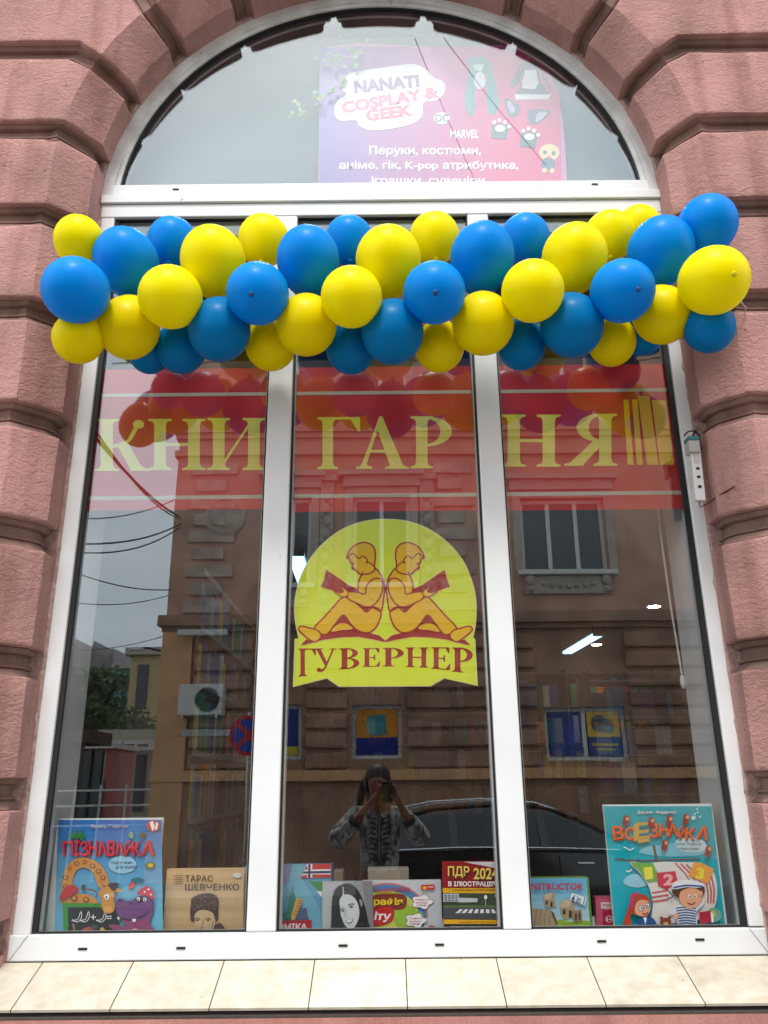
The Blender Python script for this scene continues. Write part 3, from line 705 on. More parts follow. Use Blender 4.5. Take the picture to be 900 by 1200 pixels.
# ------------------------------------------------------------------ FANLIGHT: paper, cosplay poster, leaves
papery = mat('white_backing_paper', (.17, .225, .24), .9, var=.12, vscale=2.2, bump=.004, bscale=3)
pp = [(148, 219), (160, 180), (180, 150), (212, 98), (216, 105), (260, 78), (283, 60), (288, 47), (303, 62), (366, 40), (368, 48), (400, 40), (402, 45), (486, 43), (488, 38), (519, 42), (521, 37), (554, 45), (584, 55), (596, 45), (599, 58), (612, 63), (646, 80), (672, 94), (674, 90), (678, 106), (690, 117), (720, 150), (742, 185), (752, 216)]
pz = [P(x, y, .135) for x, y in pp]
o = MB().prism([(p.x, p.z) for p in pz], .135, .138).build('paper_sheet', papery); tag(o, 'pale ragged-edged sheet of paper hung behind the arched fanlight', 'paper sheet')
pst = thing('cosplay_poster', 'pink and lavender advertising poster with white lettering behind the fanlight', 'poster', P(520, 215, .11))
pf = pixfn(.11, 0, 0, 1, pst.location)
pol = [(373, 218), (374, 130), (378, 55), (420, 50), (520, 56), (590, 52), (606, 57), (640, 78), (652, 105), (660, 140), (665, 216)]
Art(pf, .0014).poly(pol, rgb(205, 120, 180)).build('sheet', printm, pst)
A = Art(pf, 0, .0001)
lav, pk = rgb(100, 66, 176), rgb(224, 24, 118)
for k in range(16):        # printed colour blend from lavender to pink
    a, b = k/16, (k+1)/16; x0, x1 = 374+284*a, 374+284*b
    def topy(x): 
        return 55 if x < 600 else 57+(x-600)*.55
    c = tuple(lav[i]+(pk[i]-lav[i])*min(1, a*1.35) for i in range(3))
    A.poly([(x0, 218), (x1, 218), (x1-(2 if k == 15 else 0), topy(x1) if k < 14 else max(topy(x1), 110 if k == 15 else 80)), (x0, topy(x0) if k < 15 else 84)], c)
A.build('blended_print', printm, pst)
zb = lambda a, b: pf(370+a/5.294, 30+b/5.294)
A = Art(zb, -.002, .0002)
wht = (.9, .9, .9)
cloud = [(165, 400), (175, 330), (240, 290), (420, 262), (600, 240), (690, 280), (730, 325), (790, 350), (800, 410), (750, 465), (670, 478), (660, 560), (600, 610), (450, 645), (330, 650), (265, 620), (250, 590), (150, 590), (115, 540), (135, 470), (190, 430)]
A.sp(cloud, wht, 4)
vt = rgb(110, 60, 150); mg = rgb(225, 60, 130)
A.text('NANATI', 236, 404, 642, 326, vt, .05, -.10); A.text('COSPLAY &', 158, 500, 764, 426, mg, .05, -.17); A.text('GEEK', 310, 580, 602, 506, rgb(215, 50, 110), .05, -.13)
A.build('title_cloud', printm, pst)
A = Art(zb, -.002, .0002)
A.ell(782, 577, 50, 38, (.85, .88, .88)); A.text('DC', 742, 600, 826, 552, rgb(40, 80, 90), .02)
A.build('round_emblem', printm, pst)
zc = lambda a, b: pf(500+a/5, 30+b/5)
A = Art(zc, -.002, .0002); A.text('MARVEL', 138, 662, 305, 612, (.95, .95, .95), .03); A.build('lettering', printm, pst)
A = Art(zb, -.002, .0002)
A.text('Перуки, костюми,', 332, 815, 1025, 748, (.95, .95, .95), .025); A.text('аніме, гік, K-pop атрибутика,', 145, 905, 1258, 840, (.95, .95, .95), .025); A.text('іграшки, сувеніри', 345, 1000, 1048, 935, (.95, .95, .95), .025)
A.build('lettering', printm, pst)
A = Art(zc, -.002, .0002)
te = rgb(20, 140, 140); A.sp([(245, 195), (300, 186), (360, 198), (385, 270), (415, 400), (418, 480), (385, 530), (355, 490), (350, 380), (345, 290), (280, 290), (283, 400), (285, 480), (265, 532), (228, 490), (226, 400), (242, 290)], te, 4)
A.ell(311, 325, 34, 52, (.8, .85, .88)); A.poly([(272, 232), (335, 228), (320, 272), (285, 262)], rgb(200, 230, 225)); A.build('wig_picture', printm, pst)
A = Art(zc, -.002, .0002)
A.poly([(560, 225), (600, 205), (655, 225), (665, 330), (730, 420), (515, 420), (560, 330)], rgb(60, 60, 90)); A.poly([(545, 230), (570, 230), (545, 330), (500, 370), (490, 350)], rgb(70, 70, 100)); A.poly([(640, 225), (665, 240), (730, 370), (715, 380)], rgb(70, 70, 100))
A.poly([(575, 260), (640, 262), (655, 340), (635, 375), (560, 370), (560, 330)], wht); A.poly([(515, 405), (730, 405), (712, 435), (520, 437)], wht); A.line([(570, 150), (600, 145), (612, 175), (590, 200)], 8, rgb(200, 200, 200)); A.build('dress_picture', printm, pst)
A = Art(zc, -.002, .0002)
A.sp([(455, 440), (480, 430), (550, 485), (520, 535), (480, 530)], rgb(50, 90, 110)); A.sp([(470, 450), (490, 448), (520, 500), (490, 510)], rgb(190, 170, 210)); A.sp([(598, 500), (715, 497), (700, 540), (640, 580), (605, 575)], rgb(50, 90, 110)); A.sp([(650, 515), (705, 508), (680, 545), (640, 565)], rgb(190, 190, 215))
for (x, y, r) in ((430, 620, 1), (600, 670, 1)):
    A.poly([(x-45, y-45), (x+55, y-35), (x+35, y+50), (x-55, y+40)], rgb(60, 90, 110)); A.ell(x, y-15, 30, 20, wht)
    for dx, dy in ((-35, -50), (-5, -62), (28, -50), (52, -25)): A.ell(x+dx, y+dy, 12, 12, wht, 10)
A.build('cat_paws_picture', printm, pst)
A = Art(zc, -.002, .0002)
cr_ = rgb(240, 215, 160); A.ell(718, 745, 60, 50, cr_); A.ell(712, 810, 42, 35, rgb(70, 110, 130)); A.ell(690, 850, 16, 14, cr_, 10); A.ell(735, 852, 16, 14, cr_, 10); A.ell(692, 745, 12, 12, (.1, .1, .1), 10); A.ell(742, 750, 12, 12, (.1, .1, .1), 10); A.ell(715, 772, 14, 8, rgb(240, 130, 90), 10)
A.build('plush_toy_picture', printm, pst)
# trailing leaves between glass and poster
vine = thing('leafy_vine', 'pale green artificial vine trailing behind the fanlight left of the poster title', 'vine', P(400, 60, .08))
leafm = [mat('vine_leaf_a', rgb(120, 168, 96), .6, var=.3, vscale=30), mat('vine_leaf_b', rgb(160, 192, 140), .6, var=.3, vscale=30)]
rn = random.Random(3); path = [(432, 52), (415, 66), (398, 72), (384, 70), (408, 88), (398, 98), (388, 106), (378, 118), (370, 115), (352, 120), (346, 130)]
pts = [P(x, y, .08)-vine.location for x, y in path]; MB().tube(pts, .0012, 5).build('stem', leafm[0], vine)
for k in range(46):
    i = rn.randrange(len(pts)); c = pts[i]+Vector((rn.uniform(-.045, .045), rn.uniform(-.02, .02), rn.uniform(-.05, .04)))
    l, w_ = rn.uniform(.022, .042), rn.uniform(.014, .026); a = rn.uniform(0, 6.28); u = Vector((math.cos(a), rn.uniform(-.5, .2), math.sin(a))).normalized(); v = u.cross(Vector((0, 1, 0))).normalized()
    q = [c, c+u*l*.35+v*w_*.6, c+u*l*.7+v*w_*.55+Vector((0, -.003, 0)), c+u*l, c+u*l*.7-v*w_*.55+Vector((0, -.003, 0)), c+u*l*.35-v*w_*.6]
    MB().add([tuple(x) for x in q], [(0, 1, 2), (0, 2, 3), (0, 3, 4), (0, 4, 5)]).build('leaf', leafm[k % 2], vine)

# ------------------------------------------------------------------ devices on the right jamb
dv = thing('junction_box', 'small grey box with teal band wired above the white power adapter on the right jamb', 'junction box', P(811, 518, -.10))
l0 = dv.location
MB().box(-.022, .022, -.02, .03, -.05, .0, bev=.004).build('housing', mat('grey_plastic', (.42, .42, .40), .5), dv)
MB().box(-.0215, .0215, -.0215, .03, .001, .018, bev=.003).build('teal_band', mat('teal_plastic', rgb(60, 120, 130), .5), dv)
MB().tube([(0.0, .0, .018), (.018, .0, .045), (.035, .01, .035), (.04, .02, -.02), (.02, .01, -.055), (.0, 0, -.06)], .004, 7).build('cable', dark, dv)
MB().tube([(-.025, .01, .03), (-.01, .0, .045), (.012, 0, .048), (.034, .02, .055)], .003, 7).build('cable', dark, dv)
pa = thing('power_adapter', 'slim white power adapter strip with black screw slots on the right jamb', 'power adapter', P(817, 559, -.09))
a = P(813, 530, -.09)-pa.location; b = P(821, 588, -.09)-pa.location
MB().box(-.019, .019, -.014, .014, -.10, .10, bev=.003).build('housing', mat('white_plastic', (.72, .73, .72), .45), pa)
for z in (.03, -.005, -.045): MB().box(-.006, .006, -.0165, -.0145, z-.005, z+.005).build('screw_slot', dark, pa)
MB().box(-.012, .012, -.0158, -.0144, .052, .085).build('rating_label', mat('label_grey', (.55, .56, .55), .6), pa)
MB().tube([(0, 0, -.10), (-.004, -.005, -.125), (.02, -.005, -.115), (.055, -.02, -.09), (.10, -.09, -.07)], .003, 6).build('cable', mat('maroon_cable', rgb(90, 30, 35), .6), pa)
pa.rotation_euler = (0, R(2), 0)

# ------------------------------------------------------------------ DISPLAY SHELF AND BOOKS
tag(MB().box(-1.19, 1.195, .081, .62, 1.008, 1.036, bev=.003).build('display_shelf', mat('white_laminate', (.55, .55, .54), .5)), 'white shelf board inside the window carrying the displayed books', 'shelf')
pagem = mat('book_pages', (.72, .69, .60), .85)
def item(name, label, cat, xl, xr, yt, y, th, col, lean=0.0, group=None, pages=True, round_=False):
    a = P(xl, yt, y); b = P(xr, yt, y); z0 = 1.0375
    loc = Vector(((a.x+b.x)/2, y, z0)); w2 = (b.x-a.x)/2; h = (a.z+b.z)/2-z0
    t = thing(name, label, cat, loc, (0, 0, 0), group)
    cm = mat('cover_board_%d_%d_%d' % tuple(int(c*99) for c in col), col, .4, coat=.2)
    if pages:
        MB().box(-w2, w2, 0, .003, 0, h, bev=.0008).build('front_cover', cm, t)
        MB().box(-w2+.003, w2-.004, .0032, th-.0032, .003, h-.004).build('pages', pagem, t)
        MB().box(-w2, w2, th-.003, th, 0, h, bev=.0008).build('back_cover', cm, t)
    else: MB().box(-w2, w2, 0, th, 0, h, bev=.002).build('box', cm, t)
    return t, loc, w2, h
def cover(t, loc, ox, oy, s, layer=.00022):
    def fn(a, b):
        p = P(ox+a/s, oy+b/s, loc.y); return (p.x-loc.x, max(p.z-loc.z, .0004))
    return Art(fn, -.0002, layer)
def bands(A, fn_pts, cols):
    """fn_pts: (xl(y), xr(y), y0, y1)"""
    xl, xr, y0, y1 = fn_pts; n = len(cols)
    for i, c in enumerate(cols):
        ya, yb = y0+(y1-y0)*i/n, y0+(y1-y0)*(i+1)/n
        A.poly([(xl(ya), ya), (xr(ya), ya), (xr(yb), yb), (xl(yb), yb)], c)
def mixc(a, b, t): return tuple(a[i]+(b[i]-a[i])*t for i in range(3))
blk = (.02, .02, .02)
# 1 animals primer
t, loc, w2, h = item('childrens_book', 'tall blue children\'s book with a giraffe and a hippo on its cover', 'book', 68, 190, 959, .11, .028, rgb(214, 222, 220))
A = cover(t, loc, 60, 950, 6.667)
bands(A, (lambda y: 56-(y-70)*.030, lambda y: 862+(y-70)*.016, 72, 1010), [mixc(rgb(8, 110, 190), rgb(110, 190, 222), min(1, k/14)) for k in range(20)])
A.build('blue_print', printm, t)
A = cover(t, loc, 60, 950, 6.667); A.y = -.0052
A.text('Василь  Федієнко', 312, 138, 604, 106, (.85, .85, .85), .03); A.text('Василь  Федієнко', 310, 137, 602, 108, rgb(40, 60, 110))
for off, c in ((8, rgb(110, 10, 30)), (0, rgb(226, 42, 66))):
    xx = [(95, 178, 'П'), (188, 224, 'І'), (232, 296, 'З'), (300, 365, 'Н'), (372, 442, 'А'), (446, 505, 'В'), (508, 575, 'А'), (580, 636, 'Й'), (640, 706, 'К'), (712, 815, 'А')]
    for i, (x0, x1, ch) in enumerate(xx): A.text(ch, x0+off, 352+off+(i % 3)*4-6, x1+off, 236+off-(i % 2)*6, c, .022, rot=(.05 if i % 2 else -.05))
A.build('title', printm, t)
A = cover(t, loc, 60, 950, 6.667); A.y = -.0052
A.ell(560, 420, 110, 70, rgb(150, 205, 230)); A.text('підручник', 468, 420, 642, 390, rgb(30, 40, 90), .01); A.text('для малят', 506, 458, 682, 430, rgb(30, 40, 90), .01)
A.ell(800, 118, 52, 42, rgb(200, 40, 40)); A.poly([(770, 90), (800, 80), (815, 130), (795, 160)], wht); A.poly([(822, 85), (842, 100), (830, 150), (815, 150)], wht)
A.line([(204, 330), (204, 240), (210, 195)], 14, rgb(120, 80, 40)); 
for a in (0, 50, 100, 150, 200, 320): A.ell(207+36*math.cos(R(a)), 198-18*math.sin(R(a)), 34, 12, rgb(40, 130, 60), 10, R(-a))
A.ell(630, 190, 18, 28, rgb(150, 180, 120), 10); A.ell(722, 190, 30, 22, rgb(120, 90, 40), 10); A.ell(780, 425, 40, 24, rgb(60, 120, 50)); A.ell(780, 425, 22, 16, rgb(230, 190, 40))
A.sp([(630, 540), (680, 520), (740, 545), (700, 560), (650, 560)], rgb(30, 110, 130)); A.sp([(608, 600), (625, 560), (660, 565), (650, 595), (620, 610)], rgb(215, 60, 50))
A.build('small_pictures', printm, t)
A = cover(t, loc, 60, 950, 6.667); A.y = -.0070
gy = rgb(214, 148, 60); gb = rgb(140, 70, 30)
A.sp([(95, 720), (85, 640), (95, 520), (130, 430), (200, 375), (290, 370), (370, 405), (420, 460), (455, 540), (440, 590), (370, 560), (330, 480), (270, 445), (215, 455), (180, 510), (175, 580), (200, 640), (300, 655), (355, 690), (355, 722)], gy, 4)
for (x, y, r) in ((118, 520, 24), (150, 450, 18), (205, 412, 22), (268, 400, 18), (330, 430, 22), (378, 472, 20), (412, 520, 20), (188, 680, 28), (280, 690, 24), (110, 670, 20), (120, 590, 20)): A.ell(x, y, r, r*.85, gb, 12); A.ell(x, y, r*.6, r*.5, gy, 10)
A.sp([(90, 640), (130, 590), (190, 580), (225, 620), (180, 650), (110, 690), (75, 680)], rgb(200, 40, 50)); A.line([(360, 670), (365, 640), (330, 615), (290, 612), (265, 600)], 8, gb); A.ell(262, 598, 18, 26, rgb(90, 70, 60), 10)
A.sp([(385, 640), (410, 600), (460, 590), (500, 630), (500, 690), (505, 760), (480, 795), (430, 795), (405, 750), (402, 690)], gy); A.sp([(360, 530), (395, 560), (415, 600), (380, 590)], gy); A.sp([(500, 600), (555, 612), (545, 630), (500, 625)], gy)
A.sp([(460, 570), (500, 560), (535, 570), (510, 620), (480, 615)], rgb(70, 55, 60)); A.ell(444, 668, 20, 24, wht, 12); A.ell(442, 672, 8, 10, blk, 10); A.ell(455, 768, 34, 26, rgb(230, 170, 90), 14)
A.build('giraffe_picture', printm, t)
A = cover(t, loc, 60, 950, 6.667); A.y = -.0100
A.poly([(100, 718), (545, 722), (545, 1010), (108, 1010)], rgb(60, 150, 50)); A.poly([(140, 752), (540, 752), (540, 1010), (142, 1010)], rgb(28, 34, 36))
for dx in (0, 60, 190): A.line([(170+dx, 850), (215+dx, 845), (240+dx, 785), (245+dx, 830), (215+dx, 865), (170+dx, 852)], 5, wht)
A.line([(318, 828), (356, 828)], 7, wht, False); A.line([(337, 808), (337, 848)], 7, wht, False); A.line([(442, 822), (480, 822)], 6, wht, False); A.line([(442, 838), (480, 838)], 6, wht, False)
A.sp([(245, 930), (290, 905), (330, 915), (340, 960), (250, 965)], rgb(190, 90, 60)); A.sp([(385, 955), (405, 905), (445, 955)], rgb(225, 190, 60)); A.ell(348, 905, 24, 20, rgb(70, 80, 80), 14); A.line([(180, 880), (190, 920), (180, 950)], 10, rgb(200, 140, 70))
A.build('blackboard_picture', printm, t)
A = cover(t, loc, 60, 950, 6.667); A.y = -.0130
pu = rgb(118, 72, 128)
A.sp([(580, 965), (600, 900), (570, 850), (600, 760), (720, 700), (800, 720), (790, 820), (780, 880), (830, 965)], rgb(150, 70, 115)); A.sp([(455, 890), (520, 885), (600, 910), (590, 945), (500, 925)], rgb(150, 70, 115))
A.sp([(515, 760), (512, 710), (545, 680), (600, 700), (650, 690), (700, 660), (770, 680), (808, 740), (800, 790), (740, 840), (650, 860), (570, 845), (530, 810)], pu)
A.ell(548, 700, 14, 10, rgb(70, 40, 80), 10); A.ell(632, 722, 16, 9, rgb(70, 40, 80), 10); A.ell(700, 690, 34, 26, rgb(60, 40, 60), 12); A.ell(690, 685, 14, 15, wht, 10); A.ell(740, 690, 14, 15, wht, 10); A.ell(688, 688, 6, 7, blk, 8); A.ell(738, 692, 6, 7, blk, 8)
A.line([(560, 835), (640, 845), (720, 820), (770, 780)], 7, rgb(60, 30, 60)); A.poly([(530, 820), (545, 830), (540, 850), (528, 840)], wht); A.poly([(640, 842), (672, 838), (670, 862), (648, 864)], wht)
A.sp([(680, 640), (720, 600), (770, 585), (810, 640), (815, 700), (770, 665), (710, 655)], rgb(205, 50, 70)); A.ell(770, 610, 9, 9, wht, 8); A.ell(740, 630, 8, 8, wht, 8); A.ell(790, 650, 8, 8, wht, 8); A.ell(665, 935, 30, 22, rgb(220, 170, 190), 12)
A.build('hippo_picture', printm, t)
# 2 tan portrait book
t, loc, w2, h = item('portrait_book', 'tan hardback with a portrait of a moustached man in a fur hat', 'book', 195.5, 287, 1018, .14, .03, rgb(206, 176, 130))
A = cover(t, loc, 190, 1010, 8.18)
bands(A, (lambda y: 50-(y-90)*.04, lambda y: 780, 88, 730), [mixc(rgb(214, 184, 138), rgb(192, 160, 112), (k % 3)/2*.5+k/20) for k in range(10)]); A.build('tan_print', printm, t)
A = cover(t, loc, 190, 1010, 8.18); A.y = -.003; bn = rgb(70, 42, 36)
A.text('ТАРАС', 222, 190, 488, 128, bn, .006); A.text('ШЕВЧЕНКО', 222, 270, 738, 208, bn, .006)
for i in range(5): A.line([(100+(i % 2)*12, 132+i*19), (206, 132+i*19)], 5, rgb(130, 100, 80), False)
A.ell(720, 128, 42, 24, (.75, .75, .74)); A.build('lettering', printm, t)
A = cover(t, loc, 190, 1010, 8.18); A.y = -.0052
A.sp([(290, 690), (330, 640), (350, 600), (500, 600), (560, 585), (600, 630), (640, 690)], rgb(80, 55, 50)); A.sp([(320, 560), (315, 480), (400, 455), (490, 470), (510, 560), (500, 620), (450, 680), (380, 685), (335, 640)], rgb(214, 186, 146))
A.sp([(280, 560), (272, 480), (280, 400), (290, 345), (360, 310), (440, 298), (510, 315), (545, 370), (540, 450), (540, 540), (515, 560), (490, 490), (430, 462), (360, 462), (318, 500), (310, 560)], rgb(78, 56, 50))
rn = random.Random(5)
for k in range(60):
    x, y = rn.uniform(300, 525), rn.uniform(325, 450); a = rn.uniform(0, 6); A.line([(x, y), (x+14*math.cos(a), y+14*math.sin(a)), (x+20*math.cos(a+.8), y+20*math.sin(a+.8))], 3, rgb(150, 122, 100), False)
for x in (350, 452): A.line([(x-25, 545), (x, 532), (x+25, 545)], 9, bn); A.ell(x, 552, 14, 7, bn, 10)
A.line([(408, 540), (398, 600), (385, 622), (410, 625)], 6, rgb(110, 80, 66)); A.sp([(345, 655), (375, 632), (410, 640), (440, 640), (460, 665), (420, 690), (370, 690)], rgb(96, 70, 60)); A.line([(500, 560), (490, 620), (470, 660)], 10, rgb(140, 110, 86))
A.build('engraved_portrait', printm, t)
# 3 book with flag
t, loc, w2, h = item('school_book', 'light blue school book with a Norwegian flag corner and red title strip', 'book', 300, 390, 1012, .17, .02, rgb(52, 70, 104))
A = cover(t, loc, 320, 1000, 7.5)
A.poly([(-140, 95), (508, 92), (520, 740), (-140, 740)], rgb(98, 168, 206)); A.poly([(180, 95), (320, 95), (250, 215), (420, 500), (430, 740), (300, 740), (280, 500), (120, 300)], rgb(120, 190, 215)); A.poly([(60, 110), (160, 100), (120, 280), (60, 300)], rgb(140, 150, 190))
A.poly([(315, 240), (520, 260), (520, 350), (400, 340)], rgb(60, 150, 60)); A.poly([(380, 330), (450, 335), (440, 400)], wht); A.build('blue_print', printm, t)
A = cover(t, loc, 320, 1000, 7.5); A.y = -.003
rd = rgb(206, 50, 60); A.poly([(300, 92), (506, 92), (508, 212), (245, 215)], wht); A.poly([(345, 92), (506, 92), (506, 138), (345, 140)], rd); A.poly([(345, 185), (508, 184), (508, 210), (345, 212)], rd); A.poly([(300, 100), (305, 140), (280, 142)], rd); A.poly([(260, 192), (300, 190), (298, 214), (242, 216)], rd)
A.poly([(270, 158), (508, 152), (508, 172), (262, 176)], rgb(40, 60, 110)); A.poly([(312, 92), (330, 92), (328, 213), (308, 213)], rgb(40, 60, 110)); A.build('flag_picture', printm, t)
A = cover(t, loc, 320, 1000, 7.5); A.y = -.0052
A.sp([(60, 500), (120, 520), (140, 420), (165, 340), (195, 370), (180, 450), (160, 560), (90, 560)], rgb(60, 140, 110)); A.line([(165, 350), (180, 295)], 10, rgb(60, 140, 110), False)
A.sp([(160, 575), (180, 480), (210, 400), (250, 395), (258, 430), (225, 500), (195, 575)], rgb(226, 180, 96))
for i in range(6): A.line([(180+i*9, 530-i*24), (222+i*8, 536-i*24)], 6, rgb(180, 110, 50), False)
A.sp([(200, 575), (240, 500), (290, 480), (305, 540), (310, 575)], rgb(90, 100, 140)); A.poly([(40, 590), (340, 582), (340, 740), (40, 740)], rgb(190, 30, 42)); A.text('ОМІКА', 42, 672, 300, 612, (.92, .92, .92), .03); A.build('title_strip', printm, t)
# 4 bw portrait
t, loc, w2, h = item('photo_book', 'square book with a black and white photo of a smiling long haired woman', 'book', 377.5, 436.5, 1033, .105, .022, rgb(150, 152, 152))
A = cover(t, loc, 320, 1000, 7.5); A.poly([(437, 252), (872, 245), (885, 740), (434, 740)], rgb(150, 154, 154)); A.poly([(437, 252), (620, 250), (560, 400), (520, 740), (434, 740)], rgb(176, 180, 180)); A.poly([(780, 248), (872, 245), (885, 740), (850, 640)], rgb(128, 130, 130)); A.build('grey_print', printm, t)
A = cover(t, loc, 320, 1000, 7.5); A.y = -.003
A.sp([(515, 720), (512, 560), (520, 400), (550, 310), (620, 270), (690, 272), (750, 330), (800, 440), (830, 560), (850, 720), (700, 730), (600, 720)], rgb(32, 34, 36)); A.sp([(590, 480), (585, 410), (620, 365), (680, 365), (730, 410), (755, 480), (755, 560), (720, 640), (680, 660), (640, 640), (600, 560)], rgb(206, 208, 208))
A.line([(612, 290), (620, 340), (612, 370)], 10, rgb(190, 192, 192)); A.sp([(560, 640), (600, 560), (620, 620), (660, 665), (640, 720), (560, 720)], rgb(30, 32, 34)); A.line([(595, 495), (612, 482), (630, 490)], 7, rgb(50, 50, 50)); A.ell(612, 504, 14, 7, rgb(40, 40, 40), 10); A.line([(662, 458), (690, 442), (712, 448)], 8, rgb(50, 50, 50)); A.ell(688, 468, 16, 8, rgb(40, 40, 40), 10)
A.line([(640, 490), (632, 540), (650, 555)], 5, rgb(140, 142, 142)); A.sp([(632, 590), (670, 585), (700, 572), (695, 600), (665, 612)], rgb(120, 120, 120)); A.sp([(640, 592), (670, 588), (694, 578), (688, 596), (665, 603)], wht); A.sp([(760, 400), (785, 420), (780, 470), (765, 440)], rgb(150, 150, 150)); A.line([(650, 655), (690, 690), (760, 720)], 6, rgb(90, 90, 90)); A.build('woman_photo', printm, t)
# 5 quiz game box
t, loc, w2, h = item('quiz_game_box', 'white board game box with a colourful rainbow and cloud bubbles', 'game box', 425, 517, 1032, .135, .035, rgb(196, 202, 206), pages=False)
A = cover(t, loc, 430, 1000, 5.294); gr = lambda v: (v, v, v)
A.poly([(40, 176), (455, 176), (458, 520), (40, 520)], rgb(198, 204, 208)); A.ell(130, 400, 250, 218, rgb(206, 120, 110), 40, 0, 180, 360); A.ell(130, 400, 240, 208, rgb(70, 130, 180), 40, 0, 180, 360)
A.poly([(40, 176), (40, 520), (370, 520), (372, 400), (350, 300), (300, 220), (220, 185), (130, 176)][:0] or [(41, 300), (340, 300), (360, 520), (41, 520)], rgb(70, 130, 180)); A.ell(120, 380, 200, 150, rgb(200, 206, 90), 36); A.build('white_print', printm, t)
A = cover(t, loc, 430, 1000, 5.294); A.y = -.003
A.sp([(165, 330), (220, 300), (300, 350), (350, 380), (320, 450), (230, 470), (170, 420)], rgb(150, 190, 60)); A.sp([(41, 262), (160, 250), (240, 262), (235, 340), (150, 350), (41, 345)], rgb(130, 50, 30)); A.sp([(41, 350), (150, 335), (170, 380), (140, 430), (41, 445)], rgb(196, 40, 40))
A.text('рафія', 42, 330, 222, 275, rgb(246, 214, 40), .03); A.text('іту', 44, 425, 152, 360, (.92, .92, .92), .03, shear=.15); A.text('ТРА-ВІКТОРИНА', 46, 243, 268, 215, rgb(190, 30, 60), .02, -.05); A.build('title', printm, t)
A = cover(t, loc, 430, 1000, 5.294); A.y = -.0045
for (cx_, cy_) in ((342, 300), (302, 415)):
    cl = [(cx_+(62+10*math.cos(5*a))*math.cos(a)*.95, cy_+(40+6*math.cos(5*a))*math.sin(a)) for a in [2*math.pi*k/40 for k in range(40)]]
    A.poly([(cx_+(x-cx_)*1.06, cy_+(y-cy_)*1.08) for x, y in cl], rgb(180, 60, 90)); A.poly(cl, (.86, .87, .88))
    for i, s_ in enumerate(('Розвиваюча', 'настільна', 'гра')): A.text(s_, cx_-40+i*4, cy_-8+i*18, cx_+40-i*8, cy_-20+i*18, rgb(190, 30, 50), .01)
A.poly([(335, 195), (418, 192), (420, 222), (336, 226)], rgb(205, 36, 30)); A.text('гра', 380, 214, 412, 202, wht, .02); A.sp([(345, 215), (355, 203), (372, 212), (360, 222)], rgb(245, 190, 40)); A.ell(400, 490, 40, 45, rgb(170, 30, 70), 16); A.build('bubbles', printm, t)
# 6 traffic rules book
t, loc, w2, h = item('traffic_rules_book', 'red and yellow traffic rules book with a zebra crossing photo', 'book', 518, 588, 1009.5, .10, .012, rgb(160, 20, 28))
A = cover(t, loc, 430, 1000, 5.294)
A.poly([(466, 52), (812, 52), (822, 215), (470, 215)], rgb(150, 14, 26)); A.poly([(600, 53), (812, 53), (816, 95)], rgb(206, 210, 214)); A.poly([(470, 215), (822, 215), (824, 248), (471, 246)], rgb(238, 178, 20)); A.text('З КОМЕНТАРЯМИ ТА ІЛЮСТРАЦІЯМИ', 532, 238, 808, 224, rgb(60, 30, 20), .01)
A.poly([(471, 246), (824, 248), (826, 330), (473, 330)], rgb(58, 70, 52)); A.poly([(473, 250), (570, 250), (570, 300), (473, 300)], rgb(190, 196, 200)); A.poly([(570, 275), (685, 278), (685, 302), (570, 304)], rgb(200, 204, 206)); A.poly([(473, 322), (826, 322), (826, 340), (473, 340)], rgb(96, 116, 70)); A.poly([(473, 336), (826, 336), (832, 412), (475, 408)], rgb(76, 80, 84))
for i in range(7): A.poly([(578+i*32, 346), (596+i*32, 346), (572+i*38, 370), (548+i*38, 370)], (.85, .85, .85))
for i in range(3):
    for j in range(4): A.rect(482+j*22, 258+i*14, 494+j*22, 265+i*14, rgb(70, 84, 100))
A.line([(735, 262), (735, 325)], 5, gr(.4), False); A.ell(735, 270, 10, 14, wht, 10); A.line([(803, 255), (803, 330)], 5, gr(.4), False); A.ell(803, 262, 10, 12, wht, 10)
A.poly([(475, 408), (832, 412), (834, 436), (476, 436)], rgb(238, 178, 20)); A.text('ОФІЦІЙНИЙ ТЕКСТ ПДР УКРАЇНИ', 568, 432, 795, 418, rgb(60, 30, 20), .01); A.poly([(476, 436), (834, 436), (840, 520), (477, 520)], rgb(26, 26, 30)); A.text('Включає тест Правил дорожнього руху України', 524, 460, 755, 447, (.75, .75, .75)); A.build('printed_front', printm, t)
A = cover(t, loc, 430, 1000, 5.294); A.y = -.0085
A.text('ПДР', 503, 155, 636, 80, blk, .05); A.text('2024', 662, 166, 812, 92, blk, .05); A.text('ПДР', 501, 151, 634, 78, rgb(236, 206, 96), .025); A.text('2024', 660, 160, 810, 88, rgb(236, 206, 96), .025); A.text('В ІЛЮСТРАЦІЯХ', 503, 208, 820, 172, (.9, .9, .9), .03); A.build('title', printm, t)
